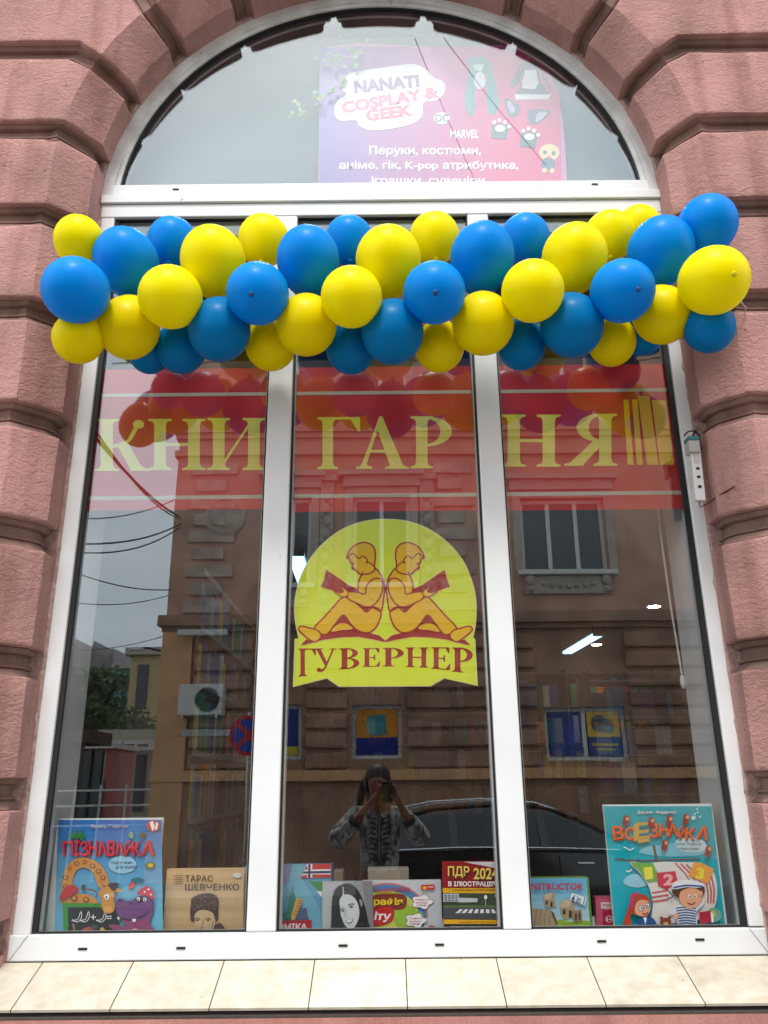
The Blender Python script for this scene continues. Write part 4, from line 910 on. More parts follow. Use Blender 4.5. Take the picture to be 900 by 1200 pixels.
# 7 constructor box
t, loc, w2, h = item('construction_kit_box', 'light blue construction kit box with small wooden houses and green side edge', 'game box', 606, 690, 1028.5, .125, .05, rgb(96, 136, 48), pages=False)
A = cover(t, loc, 600, 1000, 7.5)
bands(A, (lambda y: 60, lambda y: 655+(y-215)*.075, 218, 760), [mixc(rgb(96, 174, 214), rgb(176, 212, 216), min(1, k/5)) for k in range(8)])
A.sp([(400, 640), (400, 590), (440, 580), (500, 600), (600, 590), (690, 600), (690, 650), (700, 700), (400, 700)], rgb(146, 180, 60)); A.poly([(60, 480), (340, 495), (400, 590), (400, 760), (60, 760)], rgb(178, 158, 126))
for i in range(5): A.line([(180+i*38, 485), (150+i*44, 640)], 4, rgb(130, 108, 80), False)
A.poly([(340, 505), (365, 520), (395, 610), (395, 640), (360, 560)], rgb(90, 80, 60))
for (x, y, s_) in ((275, 350, 1), (418, 405, 1.3)):
    A.poly([(x, y+30*s_), (x+30*s_, y), (x+85*s_, y-5), (x+95*s_, y+25*s_), (x+100*s_, y+70*s_), (x+110*s_, y+120*s_), (x+30*s_, y+130*s_), (x+10*s_, y+100*s_)], rgb(176, 152, 120)); A.poly([(x, y+32*s_), (x+30*s_, y), (x+85*s_, y-5), (x+60*s_, y+50*s_), (x+5, y+52*s_)], rgb(200, 182, 150))
    A.rect(x+20*s_, y+65*s_, x+38*s_, y+100*s_, rgb(60, 50, 40)); A.rect(x+62*s_, y+72*s_, x+80*s_, y+120*s_, rgb(60, 50, 40))
A.poly([(520, 510), (605, 490), (612, 590), (545, 610)], rgb(150, 126, 98)); A.rect(550, 530, 566, 590, rgb(60, 50, 40)); A.rect(584, 520, 598, 580, rgb(60, 50, 40))
A.build('picture', printm, t)
A = cover(t, loc, 600, 1000, 7.5); A.y = -.0090
A.text('NSTRUCTOR', 160, 318, 618, 260, rgb(190, 20, 60), .025)
A.poly([(520, 345), (650, 385), (635, 455), (505, 400)], rgb(226, 236, 240)); A.text('4 in 1', 518, 432, 634, 370, rgb(20, 60, 130), .02, .22); A.build('lettering', printm, t)
# 8 puzzle box
t, loc, w2, h = item('puzzle_box', 'small pink puzzle box squeezed between the construction kit and the tall turquoise book', 'puzzle box', 697.5, 722, 1051, .15, .04, rgb(178, 60, 92), pages=False)
A = cover(t, loc, 600, 1000, 7.5); A.poly([(735, 398), (900, 398), (905, 740), (745, 740)], rgb(196, 84, 112)); A.poly([(795, 500), (905, 500), (908, 700), (800, 700)], rgb(170, 24, 62)); A.poly([(780, 430), (905, 430), (905, 485), (782, 485)], rgb(226, 196, 196)); A.text('PUZZLE', 800, 468, 895, 445, rgb(90, 50, 60), .02); A.text('3+', 825, 595, 875, 565, (.9, .9, .9), .02); A.line([(852+28*math.cos(k*.6), 578+28*math.sin(k*.6)) for k in range(11)], 4, (.85, .8, .8)); A.build('printed_front', printm, t)
# 9 sailor book
t, loc, w2, h = item('sailor_book', 'tall turquoise children\'s book with a sailor boy and striped sail at the right end', 'book', 707.5, 834, 942.5, .105, .022, rgb(210, 226, 222))
A = cover(t, loc, 690, 930, 5.0)
bands(A, (lambda y: 86+(y-75)*.095, lambda y: 718+(y-75)*.115, 74, 840), [mixc(rgb(0, 166, 180), rgb(10, 178, 196), k/8) for k in range(8)])
A.build('turquoise_print', printm, t)
A = cover(t, loc, 690, 930, 5.0); A.y = -.003
lb = rgb(120, 196, 214); A.sp([(290, 340), (340, 310), (420, 300), (500, 290), (620, 280), (690, 330), (640, 362), (450, 368), (330, 355)], lb); A.sp([(505, 290), (530, 262), (600, 258), (660, 270), (690, 310), (650, 340), (540, 335)], rgb(196, 222, 230)); A.sp([(200, 515), (230, 480), (270, 470), (300, 480), (340, 530), (290, 550), (230, 540)], rgb(150, 206, 224))
A.line([(378, 300), (400, 410)], 14, rgb(110, 84, 60), False); A.line([(148, 384), (300, 392), (650, 382)], 7, rgb(110, 84, 60), False)
A.text('Василь  Федієнко', 288, 124, 512, 98, (.1, .15, .2), .03); A.text('Василь  Федієнко', 286, 122, 510, 98, (.85, .9, .9), .01)
for (x, y) in ((610, 142, ), (635, 110), (650, 135), (618, 118), (632, 90)): A.ell(x, y, 6 if x != 610 else 14, 6 if x != 610 else 14, rgb(190, 230, 236), 10)
A.line([(200, 310), (225, 322), (240, 330), (262, 318)], 5, wht); A.line([(215, 450), (235, 455), (250, 440)], 5, wht); A.build('sky_picture', printm, t)
A = cover(t, loc, 690, 930, 5.0); A.y = -.0062
orr = rgb(236, 106, 40); ored = rgb(170, 50, 24)
for off, c, bd in ((7, ored, .02), (0, orr, .02)):
    for (x0, x1, yt_, yb_, ch, ro) in ((135, 200, 188, 268, 'В', -.1), (208, 268, 195, 270, 'С', .05), (352, 402, 172, 256, 'З', 0), (410, 462, 172, 250, 'Н', .05), (455, 520, 172, 248, 'А', 0), (518, 560, 188, 262, 'Й', -.05), (562, 616, 195, 268, 'К', .05), (628, 700, 186, 268, 'А', .2)):
        A.text(ch, x0+off, yb_+off, x1+off, yt_+off, c, bd, ro)
for (x0, y0, x1, y1) in ((270, 170, 340, 190), (275, 215, 345, 235), (280, 250, 350, 290), (255, 180, 290, 280)): A.poly([(x0, y0), (x1, y0-6), (x1+2, y1-10), (x0+3, y1)], rgb(200, 160, 70))
for (x, y) in ((215, 150), (362, 160), (468, 150), (565, 140), (440, 290), (694, 325)): A.ell(x, y, 20, 24, rgb(150, 50, 40), 12); A.ell(x+6, y-3, 10, 12, rgb(226, 160, 120), 10); A.ell(x-8, y+24, 16, 20, rgb(140, 44, 36), 10)
A.text('моя перша', 505, 306, 648, 288, rgb(20, 60, 90), .01); A.text('підручник', 520, 330, 640, 312, rgb(20, 60, 90), .01); A.build('title', printm, t)
A = cover(t, loc, 690, 930, 5.0); A.y = -.0100
A.sp([(235, 400), (330, 405), (430, 398), (550, 400), (650, 405), (720, 450), (745, 540), (738, 640), (700, 720), (600, 740), (380, 760), (370, 640), (345, 540), (290, 460)], rgb(226, 222, 216))
st = rgb(200, 90, 90)
for k in range(3): A.line([(500+k*32, 405+k*4), (560+k*30, 470), (590+k*30, 520)], 9, st); A.line([(365, 580+k*26), (460, 565+k*26)], 9, st, False); A.line([(650+k*28, 430+k*18), (690+k*18, 560), (690+k*16, 640)], 9, st)
A.poly([(235, 400), (370, 405), (385, 440), (425, 505), (340, 518), (290, 450)], rgb(110, 176, 60)); A.poly([(390, 462), (500, 452), (512, 510), (450, 560), (400, 540)], rgb(206, 40, 62)); A.poly([(610, 400), (650, 402), (725, 440), (690, 528), (575, 478)], rgb(240, 160, 40))
A.text('1', 318, 500, 368, 428, rgb(240, 226, 60), .05, -.1); A.text('2', 430, 536, 490, 468, rgb(246, 170, 170), .05); A.text('3', 620, 498, 668, 432, rgb(244, 220, 40), .05, .1); A.build('sail_picture', printm, t)
A = cover(t, loc, 690, 930, 5.0); A.y = -.0160
sk = rgb(236, 172, 132)
A.sp([(465, 690), (500, 655), (570, 640), (640, 640), (665, 600), (660, 650), (620, 690), (620, 765), (520, 770), (510, 700), (490, 710)], rgb(224, 230, 236))
for k in range(7): A.line([(500+k*3, 668+k*15), (560, 662+k*15), (618, 670+k*15)], 6, rgb(40, 70, 140))
A.sp([(478, 560), (520, 520), (600, 520), (655, 530), (668, 570), (640, 600), (560, 610), (500, 600)], rgb(86, 54, 36)); A.sp([(520, 610), (530, 570), (580, 550), (630, 560), (655, 600), (630, 650), (580, 668), (540, 650)], sk); A.sp([(478, 550), (490, 515), (560, 500), (640, 515), (660, 540), (620, 548), (560, 545), (500, 556)], rgb(236, 238, 240)); A.line([(485, 548), (560, 535), (655, 540)], 9, rgb(50, 90, 170))
A.ell(578, 598, 9, 12, wht, 10); A.ell(612, 596, 9, 12, wht, 10); A.ell(580, 600, 4, 6, blk, 8); A.ell(611, 598, 4, 6, blk, 8); A.line([(565, 632), (590, 645), (612, 632)], 5, rgb(150, 40, 40)); A.ell(640, 580, 16, 16, sk, 10); A.ell(500, 712, 14, 16, sk, 10); A.line([(455, 565), (480, 600), (450, 610)], 6, rgb(30, 40, 80))
A.build('sailor_boy_picture', printm, t)
A = cover(t, loc, 690, 930, 5.0); A.y = -.0170
A.sp([(190, 765), (210, 700), (230, 640), (250, 600), (300, 585), (345, 610), (350, 680), (320, 720), (240, 700), (240, 765)], rgb(186, 70, 36)); A.sp([(262, 690), (268, 640), (300, 618), (340, 630), (352, 670), (330, 710), (290, 712)], sk); A.ell(298, 668, 16, 17, rgb(70, 90, 130), 14); A.ell(298, 668, 12, 13, wht, 12); A.ell(334, 650, 15, 16, rgb(70, 90, 130), 14); A.ell(334, 650, 11, 12, wht, 12); A.ell(300, 668, 5, 6, blk, 8); A.ell(333, 652, 5, 6, blk, 8)
A.line([(305, 695), (322, 702), (338, 690)], 5, rgb(150, 40, 40)); A.sp([(232, 640), (235, 590), (270, 575), (290, 572), (262, 600), (245, 680)], rgb(196, 60, 110)); A.sp([(270, 770), (290, 725), (340, 715), (375, 735), (378, 770)], rgb(30, 80, 140)); A.poly([(310, 722), (330, 720), (322, 760)], wht)
A.ell(440, 748, 34, 26, rgb(130, 66, 34), 14); A.ell(415, 725, 11, 11, rgb(130, 66, 34), 8); A.ell(462, 722, 11, 11, rgb(130, 66, 34), 8); A.ell(440, 756, 15, 10, rgb(210, 160, 110), 10)
A.ell(722, 705, 44, 42, rgb(110, 170, 150), 16); A.ell(712, 700, 18, 24, rgb(200, 190, 80), 10); A.poly([(632, 690), (700, 680), (712, 745), (640, 762)], rgb(176, 34, 60)); A.poly([(700, 690), (714, 694), (718, 748), (706, 750)], wht); A.build('girl_and_toys_picture', printm, t)
# things further back on the shelf
def plainbox(x0, x1, yt, y, th, c, name, label, cat):
    a = P(x0, yt, y); b = P(x1, yt, y); o = MB().box(a.x, b.x, y, y+th, 1.0375, a.z, bev=.002).build(name, mat('board_'+name+str(x0), c, .6)); tag(o, label, cat)
plainbox(431, 479, 1018.5, .30, .10, rgb(150, 142, 126), 'carton', 'plain beige carton standing behind the board game box', 'carton')
plainbox(391, 402, 1021, .30, .10, rgb(120, 114, 100), 'carton', 'narrow greyish carton behind the flag book and the photo book', 'carton')
plainbox(836, 862, 970, .28, .04, rgb(120, 122, 60), 'olive_book', 'olive green book leaning behind the tall turquoise one at the right end', 'book')
plainbox(286, 306, 1015, .26, .04, rgb(70, 110, 150), 'blue_book', 'blue book showing between the tan hardback and the mullion', 'book')
plainbox(46, 66, 1010, .26, .05, rgb(190, 184, 166), 'pale_folder', 'pale cream folder at the far left behind the animal book', 'folder')

# ------------------------------------------------------------------ SHOP INTERIOR
wallp = mat('interior_wall_paint', (.20, .20, .195), .9, var=.08, vscale=2)
ceilm = mat('interior_ceiling_paint', (.20, .20, .195), .9, var=.06, vscale=2)
revm = mat('window_reveal_board', (.74, .75, .75), .7, var=.05)
floorm = mat('shop_floor_boards', (.08, .06, .05), .5, var=.3, vscale=5)
CEI = 2.96
tag(MB().box(-3.2, 3.4, .62, 6.3, .35, .40).build('shop_floor', floorm), kind='structure')
tag(MB().box(-3.2, 3.4, .081, 6.3, CEI, CEI+.25).build('ceiling', ceilm), kind='structure')
tag(MB().box(-3.4, -3.2, .33, 6.3, .35, CEI).build('wall_left', wallp), kind='structure')
tag(MB().box(3.4, 3.6, .33, 6.3, .35, CEI).build('wall_right', wallp), kind='structure')
tag(MB().box(-3.4, 3.6, 6.3, 6.5, .35, CEI).build('wall_back', wallp), kind='structure')
s = MB().box(-3.2, -1.40, .302, .34, .35, CEI).box(1.40, 3.4, .302, .34, .35, CEI).box(-1.4, 1.4, .302, .34, .35, 1.015)
tag(s.build('wall_front', wallp), kind='structure')
s = MB().box(-1.40, -1.222, .084, .34, 1.056, CEI-.002).box(1.222, 1.40, .084, .34, 1.056, CEI-.002)
tag(s.build('window_reveal', revm), kind='structure')
# dim room above the ceiling slab behind the fanlight
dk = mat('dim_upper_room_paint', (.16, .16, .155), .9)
s = MB().box(-1.6, 1.6, 1.9, 2.0, CEI+.25, 5.6).box(-1.7, -1.6, .30, 2.0, CEI+.25, 5.6).box(1.6, 1.7, .30, 2.0, CEI+.25, 5.6).box(-1.7, 1.7, .30, 2.0, 5.6, 5.7)
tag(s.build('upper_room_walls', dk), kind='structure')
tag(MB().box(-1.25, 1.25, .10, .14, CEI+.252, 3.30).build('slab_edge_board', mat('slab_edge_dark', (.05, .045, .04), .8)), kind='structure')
# curtain cord
a = P(776, 640, .22); b = P(799, 790, .22)
tag(MB().tube([(a.x, .22, CEI), (a.x, .22, a.z), (b.x-.01, .22, (a.z+b.z)/2), (b.x, .22, b.z)], .004, 6).blob((b.x, .22, b.z-.03), .011, 8, 6, (1, 1, 2.6)).build('blind_cord', mat('white_cord', (.6, .6, .58), .6)), 'white blind pull cord hanging inside the right pane', 'cord')
# ceiling lamps
lampm = mat('lit_tube', (.8, .95, 1), .4, emit=((.40, .82, 1.0), 1.5)); spotm = mat('lit_spot', (1, .95, .8), .4, emit=((1, .9, .7), 30))
bodym = mat('lamp_body', (.35, .35, .36), .5)
def at_z(px, py, z):
    d = fwd+rgt*((px-450)/FPX)-upv*((py-600)/FPX); return EYE+d*((z-EYE.z)/d.z)
def strip_lamp(p, q, label):
    c = (p+q)/2; d = q-p; L = d.length; ang = math.atan2(d.y, d.x)
    t = thing('strip_lamp', label, 'ceiling lamp', c, (0, 0, ang), 'lamps on the shop ceiling')
    MB().box(-L/2, L/2, -.055, .055, 0, .05).build('lamp_body', bodym, t); MB().box(-L/2+.02, L/2-.02, -.048, .048, -.022, -.001, bev=.01).build('diffuser', lampm, t)
    for s_ in (-1, 1): MB().box(s_*L/2-.02, s_*L/2+.02, -.056, .056, -.03, .052).build('end_cap', mat('lamp_end', (.05, .05, .05), .5), t)
strip_lamp(at_z(664, 764, 2.74), at_z(703, 741, 2.74), 'glowing white strip lamp on the shop ceiling in the right pane')
strip_lamp(at_z(358, 684, 2.86), at_z(345, 645, 2.86), 'glowing white strip lamp half covered by the round sign in the middle pane')
strip_lamp(at_z(565, 777, 2.88), at_z(603, 777, 2.88), 'thin strip lamp seen edge-on far back in the middle pane')
for px, py, lab in ((766, 709, 'small round spotlight nearest the right edge of the right pane'), (699, 754, 'small round spotlight beside the strip lamp in the right pane'), (667, 776, 'small round spotlight below the strip lamp in the right pane')):
    p = at_z(px, py, 2.95); t = thing('spotlight', lab, 'ceiling lamp', p, (0, 0, 0), 'lamps on the shop ceiling')
    MB().lathe([(.07, 0.002), (.07, -.012), (.055, -.014)], 16).build('rim', bodym, t); MB().lathe([(.05, -.010), (.05, -.017), (.02, -.02)], 16).build('lit_lens', spotm, t)
# bookcases
shelfm = mat('dark_shelf_wood', (.05, .042, .038), .55, var=.25, vscale=6); shelfl = mat('pale_shelf_edge', (.28, .30, .31), .5)
bookcols = [(30, 70, 150), (20, 110, 170), (40, 140, 90), (210, 200, 60), (190, 60, 50), (220, 220, 215), (120, 60, 130), (230, 140, 40), (60, 60, 70), (90, 170, 190), (150, 30, 40), (30, 90, 60)]
cnames = ['blue', 'light blue', 'green', 'yellow', 'red', 'white', 'purple', 'orange', 'grey', 'pale teal', 'dark red', 'dark green']
bookm = [mat('book_spine_'+n.replace(' ', '_'), tuple(v*1.0 for v in rgb(*c)), .5, var=.35, vscale=55) for n, c in zip(cnames, bookcols)]
rb = random.Random(21)
nth = ['first', 'second', 'third', 'fourth', 'fifth', 'sixth', 'seventh', 'eighth', 'ninth', 'tenth', 'eleventh', 'twelfth', 'thirteenth', 'fourteenth', 'fifteenth', 'sixteenth', 'seventeenth', 'eighteenth', 'nineteenth', 'twentieth']
nth += ['twenty-'+n for n in nth[:9]]+['thirtieth']
def book_run(fn, x0, x1, hmax, where, group, wmin=.018, wmax=.045, faceout=.08, pal=None):
    """fn(a,h,d) -> corners helper: builds a book from a to a+w"""
    a = x0; cnt_ = 0
    while a < x1-.03:
        fo = rb.random() < faceout; w_ = rb.uniform(.12, .17) if fo else rb.uniform(wmin, wmax)
        if a+w_ > x1: break
        if rb.random() < .06: a += rb.uniform(.03, .09); continue
        k = rb.choice(pal) if pal else rb.randrange(12); h = hmax*(rb.uniform(.72, .97)); d = rb.uniform(.13, .19) if not fo else .03
        mb = fn(a, a+w_-.0015, h, d); o = mb.build('shelved_book', bookm[k])
        tag(o, '%s %s, %s on %s' % (cnames[k], 'face-out book' if fo else 'book spine', nth[cnt_], where), 'book', group); cnt_ += 1
        a += w_
# left bookcase: its fronts face right
LX0, LX1 = -1.32, -.97
lc = thing('left_bookcase', 'dark bookcase with pale shelf edges receding along the left side of the shop', 'bookcase', (LX1, 1.2, .4))
levels = [.75, 1.08, 1.40, 1.72, 2.07, 2.36, 2.66]
for z in levels:
    MB().box(LX0-LX1, -.006, 0, 3.4, z-.022-.4, z-.4).build('shelf_board', shelfm, lc); MB().box(-.006, 0, 0, 3.4, z-.024-.4, z+.002-.4).build('shelf_edge', shelfl, lc)
MB().box(LX0-LX1-.02, LX0-LX1, 0, 3.4, 0, 2.26).build('back_panel', shelfm, lc)
for y in (-.02, .85, 1.7, 2.55, 3.4): MB().box(LX0-LX1, -.008, y, y+.018, 0, 2.26).build('upright', shelfm, lc)
names = ['lowest', 'second', 'third', 'fourth', 'fifth', 'sixth', 'top']
for i, z in enumerate(levels):
    if i in (0, 6): continue
    hm = levels[i+1]-z-.04
    for j in range(4):
        if j > 1: continue
        y0_ = 1.2+.85*j+.03
        def fn(a, b, h, d, z=z): return MB().box(LX1-.012-d, LX1-.012, a, b, z+.001, z+h)
        book_run(fn, y0_, y0_+.78, hm, 'the %s shelf, %s bay, left bookcase' % (names[i], ['nearest', 'second', 'third', 'last'][j]), 'books in the left bookcase', .035, .08, .14, [0, 1, 1, 2, 3, 5, 9, 0, 7])
# back bookcases face the street
bc = thing('back_bookcase', 'wide dark bookcase with rows of books across the back of the shop', 'bookcase', (1.0, 5.9, .4))
bl = [.9, 1.25, 1.60, 1.95, 2.33]
for z in bl+[2.70]: MB().box(-1.9, 1.9, 0, .34, z-.425-.0, z-.4).build('shelf_board', shelfm, bc)
for x in (-1.92, -.96, 0, .96, 1.90): MB().box(x, x+.02, -.002, .34, 0, 2.35).build('upright', shelfm, bc)
MB().box(-1.9, 1.9, .34, .36, 0, 2.35).build('back_panel', shelfm, bc)
for i, z in enumerate(bl):
    if i == 0: continue
    for j in range(4):
        def fn(a, b, h, d, z=z): return MB().box(a, b, 5.92, 5.92+d, z+.001, z+h)
        book_run(fn, -.87+.96*j, -.87+.96*j+.90, .31, 'the %s shelf, %s bay, back bookcase' % (['', 'lowest', 'second', 'third', 'top'][i], ['left', 'middle left', 'middle right', 'right'][j]), 'books in the back bookcase', .05, .11, .15)
# picture shelf on the right wall side
rs = thing('right_shelf_unit', 'dark shelf unit with boxed goods on the right side of the shop', 'shelf unit', (1.98, 5.0, .4))
MB().box(0, .02, 0, .4, 0, 2.2).build('side_panel', shelfm, rs); MB().box(.9, .92, 0, .4, 0, 2.2).build('side_panel', shelfm, rs)
for z in (1.45, 1.80, 2.15, 2.50): MB().box(.02, .9, 0, .4, z-.42, z-.4).build('shelf_board', shelfl, rs)
for i, z in enumerate((1.45, 1.8, 2.15)):
    def fn(a, b, h, d, z=z): return MB().box(a, b, 5.03, 5.03+d, z+.001, z+h)
    book_run(fn, 2.02, 2.86, .30, 'the %s shelf of the right shelf unit' % ['lower', 'middle', 'upper'][i], 'boxes and books in the right shelf unit', .05, .14, .3, [9, 5, 8, 1, 6])

# ------------------------------------------------------------------ STREET (seen mirrored in the panes)
tag(MB().box(-120, 120, -140, -.24, -.3, -.16).build('ground', mat('ground_soil', (.12, .11, .09), .95, var=.3, vscale=.5)), kind='structure')
tag(MB().box(-60, 40, -10.0, -6.5, -.155, -.13).build('road', asphalt), kind='structure')
tag(MB().box(-60, 40, -6.4, -.235, -.155, 0).build('near_pavement', concrete), kind='structure')
tag(MB().box(-4.3, 40, -12.0, -10.1, -.155, 0).build('far_pavement', concrete), kind='structure')
kerbm = mat('granite_kerb', (.26, .25, .24), .8, var=.2, vscale=20)
for y, n0 in ((-6.5, 'kerb'), (-10.1, 'kerb')):
    kk = thing('kerb', 'grey granite kerb along the %s pavement' % ('near' if y > -7 else 'far'), 'kerb', (0, y, 0)); me = None
    for i in range(20):
        if y < -7 and i < 6: continue
        x = -10+i*1.0
        if me is None: o = MB().box(0, .99, 0, .1, -.15, .004, bev=.008).build('kerb_stone', kerbm, kk); me = o.data
        else: o = bpy.data.objects.new('kerb_stone', me); COL.objects.link(o); o.parent = kk
        o.location = (x, 0, 0)
tag(MB().box(-60, -4.4, -60, -10.0, -.150, -.125).build('side_street', asphalt), kind='structure')

ob = thing('opposite_building', 'brown-pink stuccoed house across the street with banded corner, mirrored in the panes', 'building', (0, -12, 0))
def obm(mb, name, m, **k):
    for i, v in enumerate(mb.v): mb.v[i] = (v[0], v[1]+12, v[2])
    return mb.build(name, m, ob, **k)
bp = mat('brown_pink_stucco', rgb(206, 160, 138), .9, var=.22, vscale=1.3, col2=rgb(172, 134, 114), bump=.004, bscale=40)
bpd = mat('ground_floor_stucco', rgb(176, 138, 114), .9, var=.3, vscale=1.5, col2=rgb(132, 104, 88), bump=.006, bscale=30)
bor = mat('ochre_corner_stucco', rgb(216, 166, 120), .9, var=.15, vscale=2, bump=.003)
bst = mat('weathered_quoin_stone', rgb(196, 172, 156), .9, var=.35, vscale=4, bump=.008, bscale=30)
trim = mat('grey_plaster_trim', rgb(180, 166, 154), .85, var=.2, vscale=5, bump=.002)
wf = mat('white_window_paint', (.66, .66, .64), .5); blup = mat('blue_poster', rgb(20, 50, 140), .5, var=.2, vscale=3); yep = mat('yellow_poster', rgb(216, 170, 30), .5, var=.2, vscale=3)
Y = -12.0
# upper windows: [x0,x1,z0,z1]
ups = [(2.68, 4.34, 5.42, 6.90), (-.62, .50, 5.2, 7.0), (-2.2, -1.45, 5.2, 7.0), (6.3, 7.9, 5.42, 6.9), (9.9, 11.5, 5.42, 6.9)]
los = [(2.88, 4.36, 1.92, 2.86), (-.62, .27, 1.99, 2.95), (-2.4, -1.55, 1.99, 2.95), (6.4, 7.9, 1.92, 2.86)]
def wall_grid(x0, x1, z0, z1, ops, y0, y1, m, name):
    xs = sorted({x0, x1, *[v for o in ops for v in o[:2]]}); zs = sorted({z0, z1, *[v for o in ops for v in o[2:4]]}); mb = MB()
    for j in range(len(zs)-1):
        run = None
        for i in range(len(xs)-1):
            cx, cz = (xs[i]+xs[i+1])/2, (zs[j]+zs[j+1])/2
            solid = not any(o[0] < cx < o[1] and o[2] < cz < o[3] for o in ops)
            if solid:
                if run is None: run = xs[i]
            if (not solid or i == len(xs)-2) and run is not None:
                mb.box(run, xs[i+1] if solid else xs[i], y0, y1, zs[j], zs[j+1]); run = None
    return obm(mb, name, m)
XL, XR = -4.15, 14
up2 = [(a, b, 9.3, 11.0) for a, b, _, _ in ups]
wall_grid(XL, XR, 4.62, 12.6, ups+up2, Y-.4, Y, bp, 'upper_wall')
wall_grid(XL+.0, XR, 0, 4.38, los, Y-.4, Y-.01, bpd, 'ground_floor_wall')
obm(MB().box(XL, XR, Y-9, Y-.41, 0, 12.4), 'rear_block', bp)
obm(MB().box(XL-.12, XR, Y-.4, Y+.16, 4.40, 4.60).box(XL-.05, XR, Y-.4, Y+.07, 4.30, 4.399), 'string_course', bpd)
obm(MB().box(XL-.04, XR, Y-.3, Y+.10, 1.62, 1.80), 'plinth_ledge', bor)
obm(MB().box(XL-.02, -3.62, Y-.02, Y+.08, 0, 4.29), 'corner_pilaster', bor)
obm(MB().box(XL-.1, XR, Y-.3, Y+.14, 8.35, 8.50).box(XL-.06, XR, Y-.3, Y+.08, 8.24, 8.349), 'cornice', bp)
obm(MB().box(XL-.06, XR, Y-.3, Y+.09, 7.86, 7.98), 'cornice', bp)
obm(MB().box(XL-.35, XR, Y-.4, Y+.45, 12.6, 12.9).box(XL-.2, XR, Y-.4, Y+.25, 12.4, 12.599), 'eaves_cornice', bp)
obm(MB().box(XL-.3, XR, Y-9, Y+.3, 12.9, 13.0), 'roof', mat('grey_roof_sheet', (.18, .18, .18), .6))
for k in range(7):      # ground floor banded rustication
    z = 1.83+k*.35
    for (a, b) in ((-3.60, -2.45), (-1.5, -.68), (.33, 2.80), (4.42, 6.3)): obm(MB().box(a+.03, b-.03, Y-.02, Y+.07, z, z+.27, bev=.03), 'rusticated_band', bpd)
for k in range(9):
    z = 4.66+k*.35
    for (a, b, c) in ((-3.85, -2.95, .2), (.95, 1.75, .2)):
        w_ = c if k % 2 else 0; obm(MB().box(a+w_*.5, b-w_, Y-.02, Y+.05, z, z+.24, bev=.015), 'quoin_block', bst)
def win_ob(x0, x1, z0, z1, nm, fancy=True):
    f = MB(); t_ = .07
    f.box(x0, x0+t_, Y-.20, Y-.14, z0, z1).box(x1-t_, x1, Y-.20, Y-.14, z0, z1).box(x0+t_, x1-t_, Y-.20, Y-.14, z0, z0+t_).box(x0+t_, x1-t_, Y-.20, Y-.14, z1-t_, z1)
    for k in range(1, nm): x = x0+(x1-x0)*k/nm; f.box(x-.04, x+.04, Y-.2, Y-.13, z0+t_, z1-t_)
    o = obm(f, 'window', wf); gl = MB().box(x0+.01, x1-.01, 12+Y-.175, 12+Y-.17, z0+.01, z1-.01).build('pane', farglass, o); gl.matrix_parent_inverse = Matrix.Identity(4)
    if fancy:
        obm(MB().box(x0-.16, x0-.005, Y-.01, Y+.05, z0, z1).box(x1+.005, x1+.16, Y-.01, Y+.05, z0, z1).box(x0-.16, x1+.16, Y-.01, Y+.05, z1+.005, z1+.16), 'window_surround', trim)
        obm(MB().box(x0-.28, x1+.28, Y-.02, Y+.22, z1+.38, z1+.48).box(x0-.2, x1+.2, Y-.02, Y+.12, z1+.17, z1+.379), 'window_hood', trim)
        obm(MB().box(x0-.12, x1+.12, Y-.1, Y+.16, z0-.10, z0-.01, bev=.01), 'window_sill', wf)
        cons = MB().box(x0, x1, Y-.01, Y+.06, z0-.46, z0-.12)
        for xx in (x0+.1, x1-.1): cons.blob((xx, Y+.09, z0-.2), .10, 10, 8, (.9, .7, 1.1)).blob((xx, Y+.07, z0-.37), .07, 10, 8)
        for k in range(7): cons.blob((x0+.35+(x1-x0-.7)*k/6, Y+.06, z0-.27-.05*math.sin(math.pi*k/6)), .055, 8, 6)
        obm(cons, 'carved_apron', trim)
for i, (a, b, c, d) in enumerate(ups): win_ob(a, b, c, d, 3 if b-a > 1.4 else 2)
for (a, b, c, d) in up2: win_ob(a, b, c, d, 3 if b-a > 1.4 else 2)
for (a, b, c, d) in los: win_ob(a, b, c, d, 2, False)
for x in (-1.25, .72):          # carved pilasters flanking the middle window
    cp = MB().box(x-.02, x+.24, Y-.01, Y+.07, 4.66, 7.3).box(x-.08, x+.30, Y-.01, Y+.14, 7.3, 7.42)
    for k in range(9): cp.blob((x+.11, Y+.08, 4.9+k*.26), .09, 10, 6, (1, .7, 1.2))
    for k in range(8): cp.blob((x+.02+(k % 2)*.18, Y+.07, 5.03+k*.26), .05, 8, 6, (1, .8, 1.3))
    obm(cp, 'carved_pilaster', trim)
# round niche
obm(MB().lathe([(.40, .0), (.40, .06), (.34, .07), (.30, .03), (.001, .02)], 32, (-3.15, Y, 6.6), 'Y'), 'round_niche', bst)
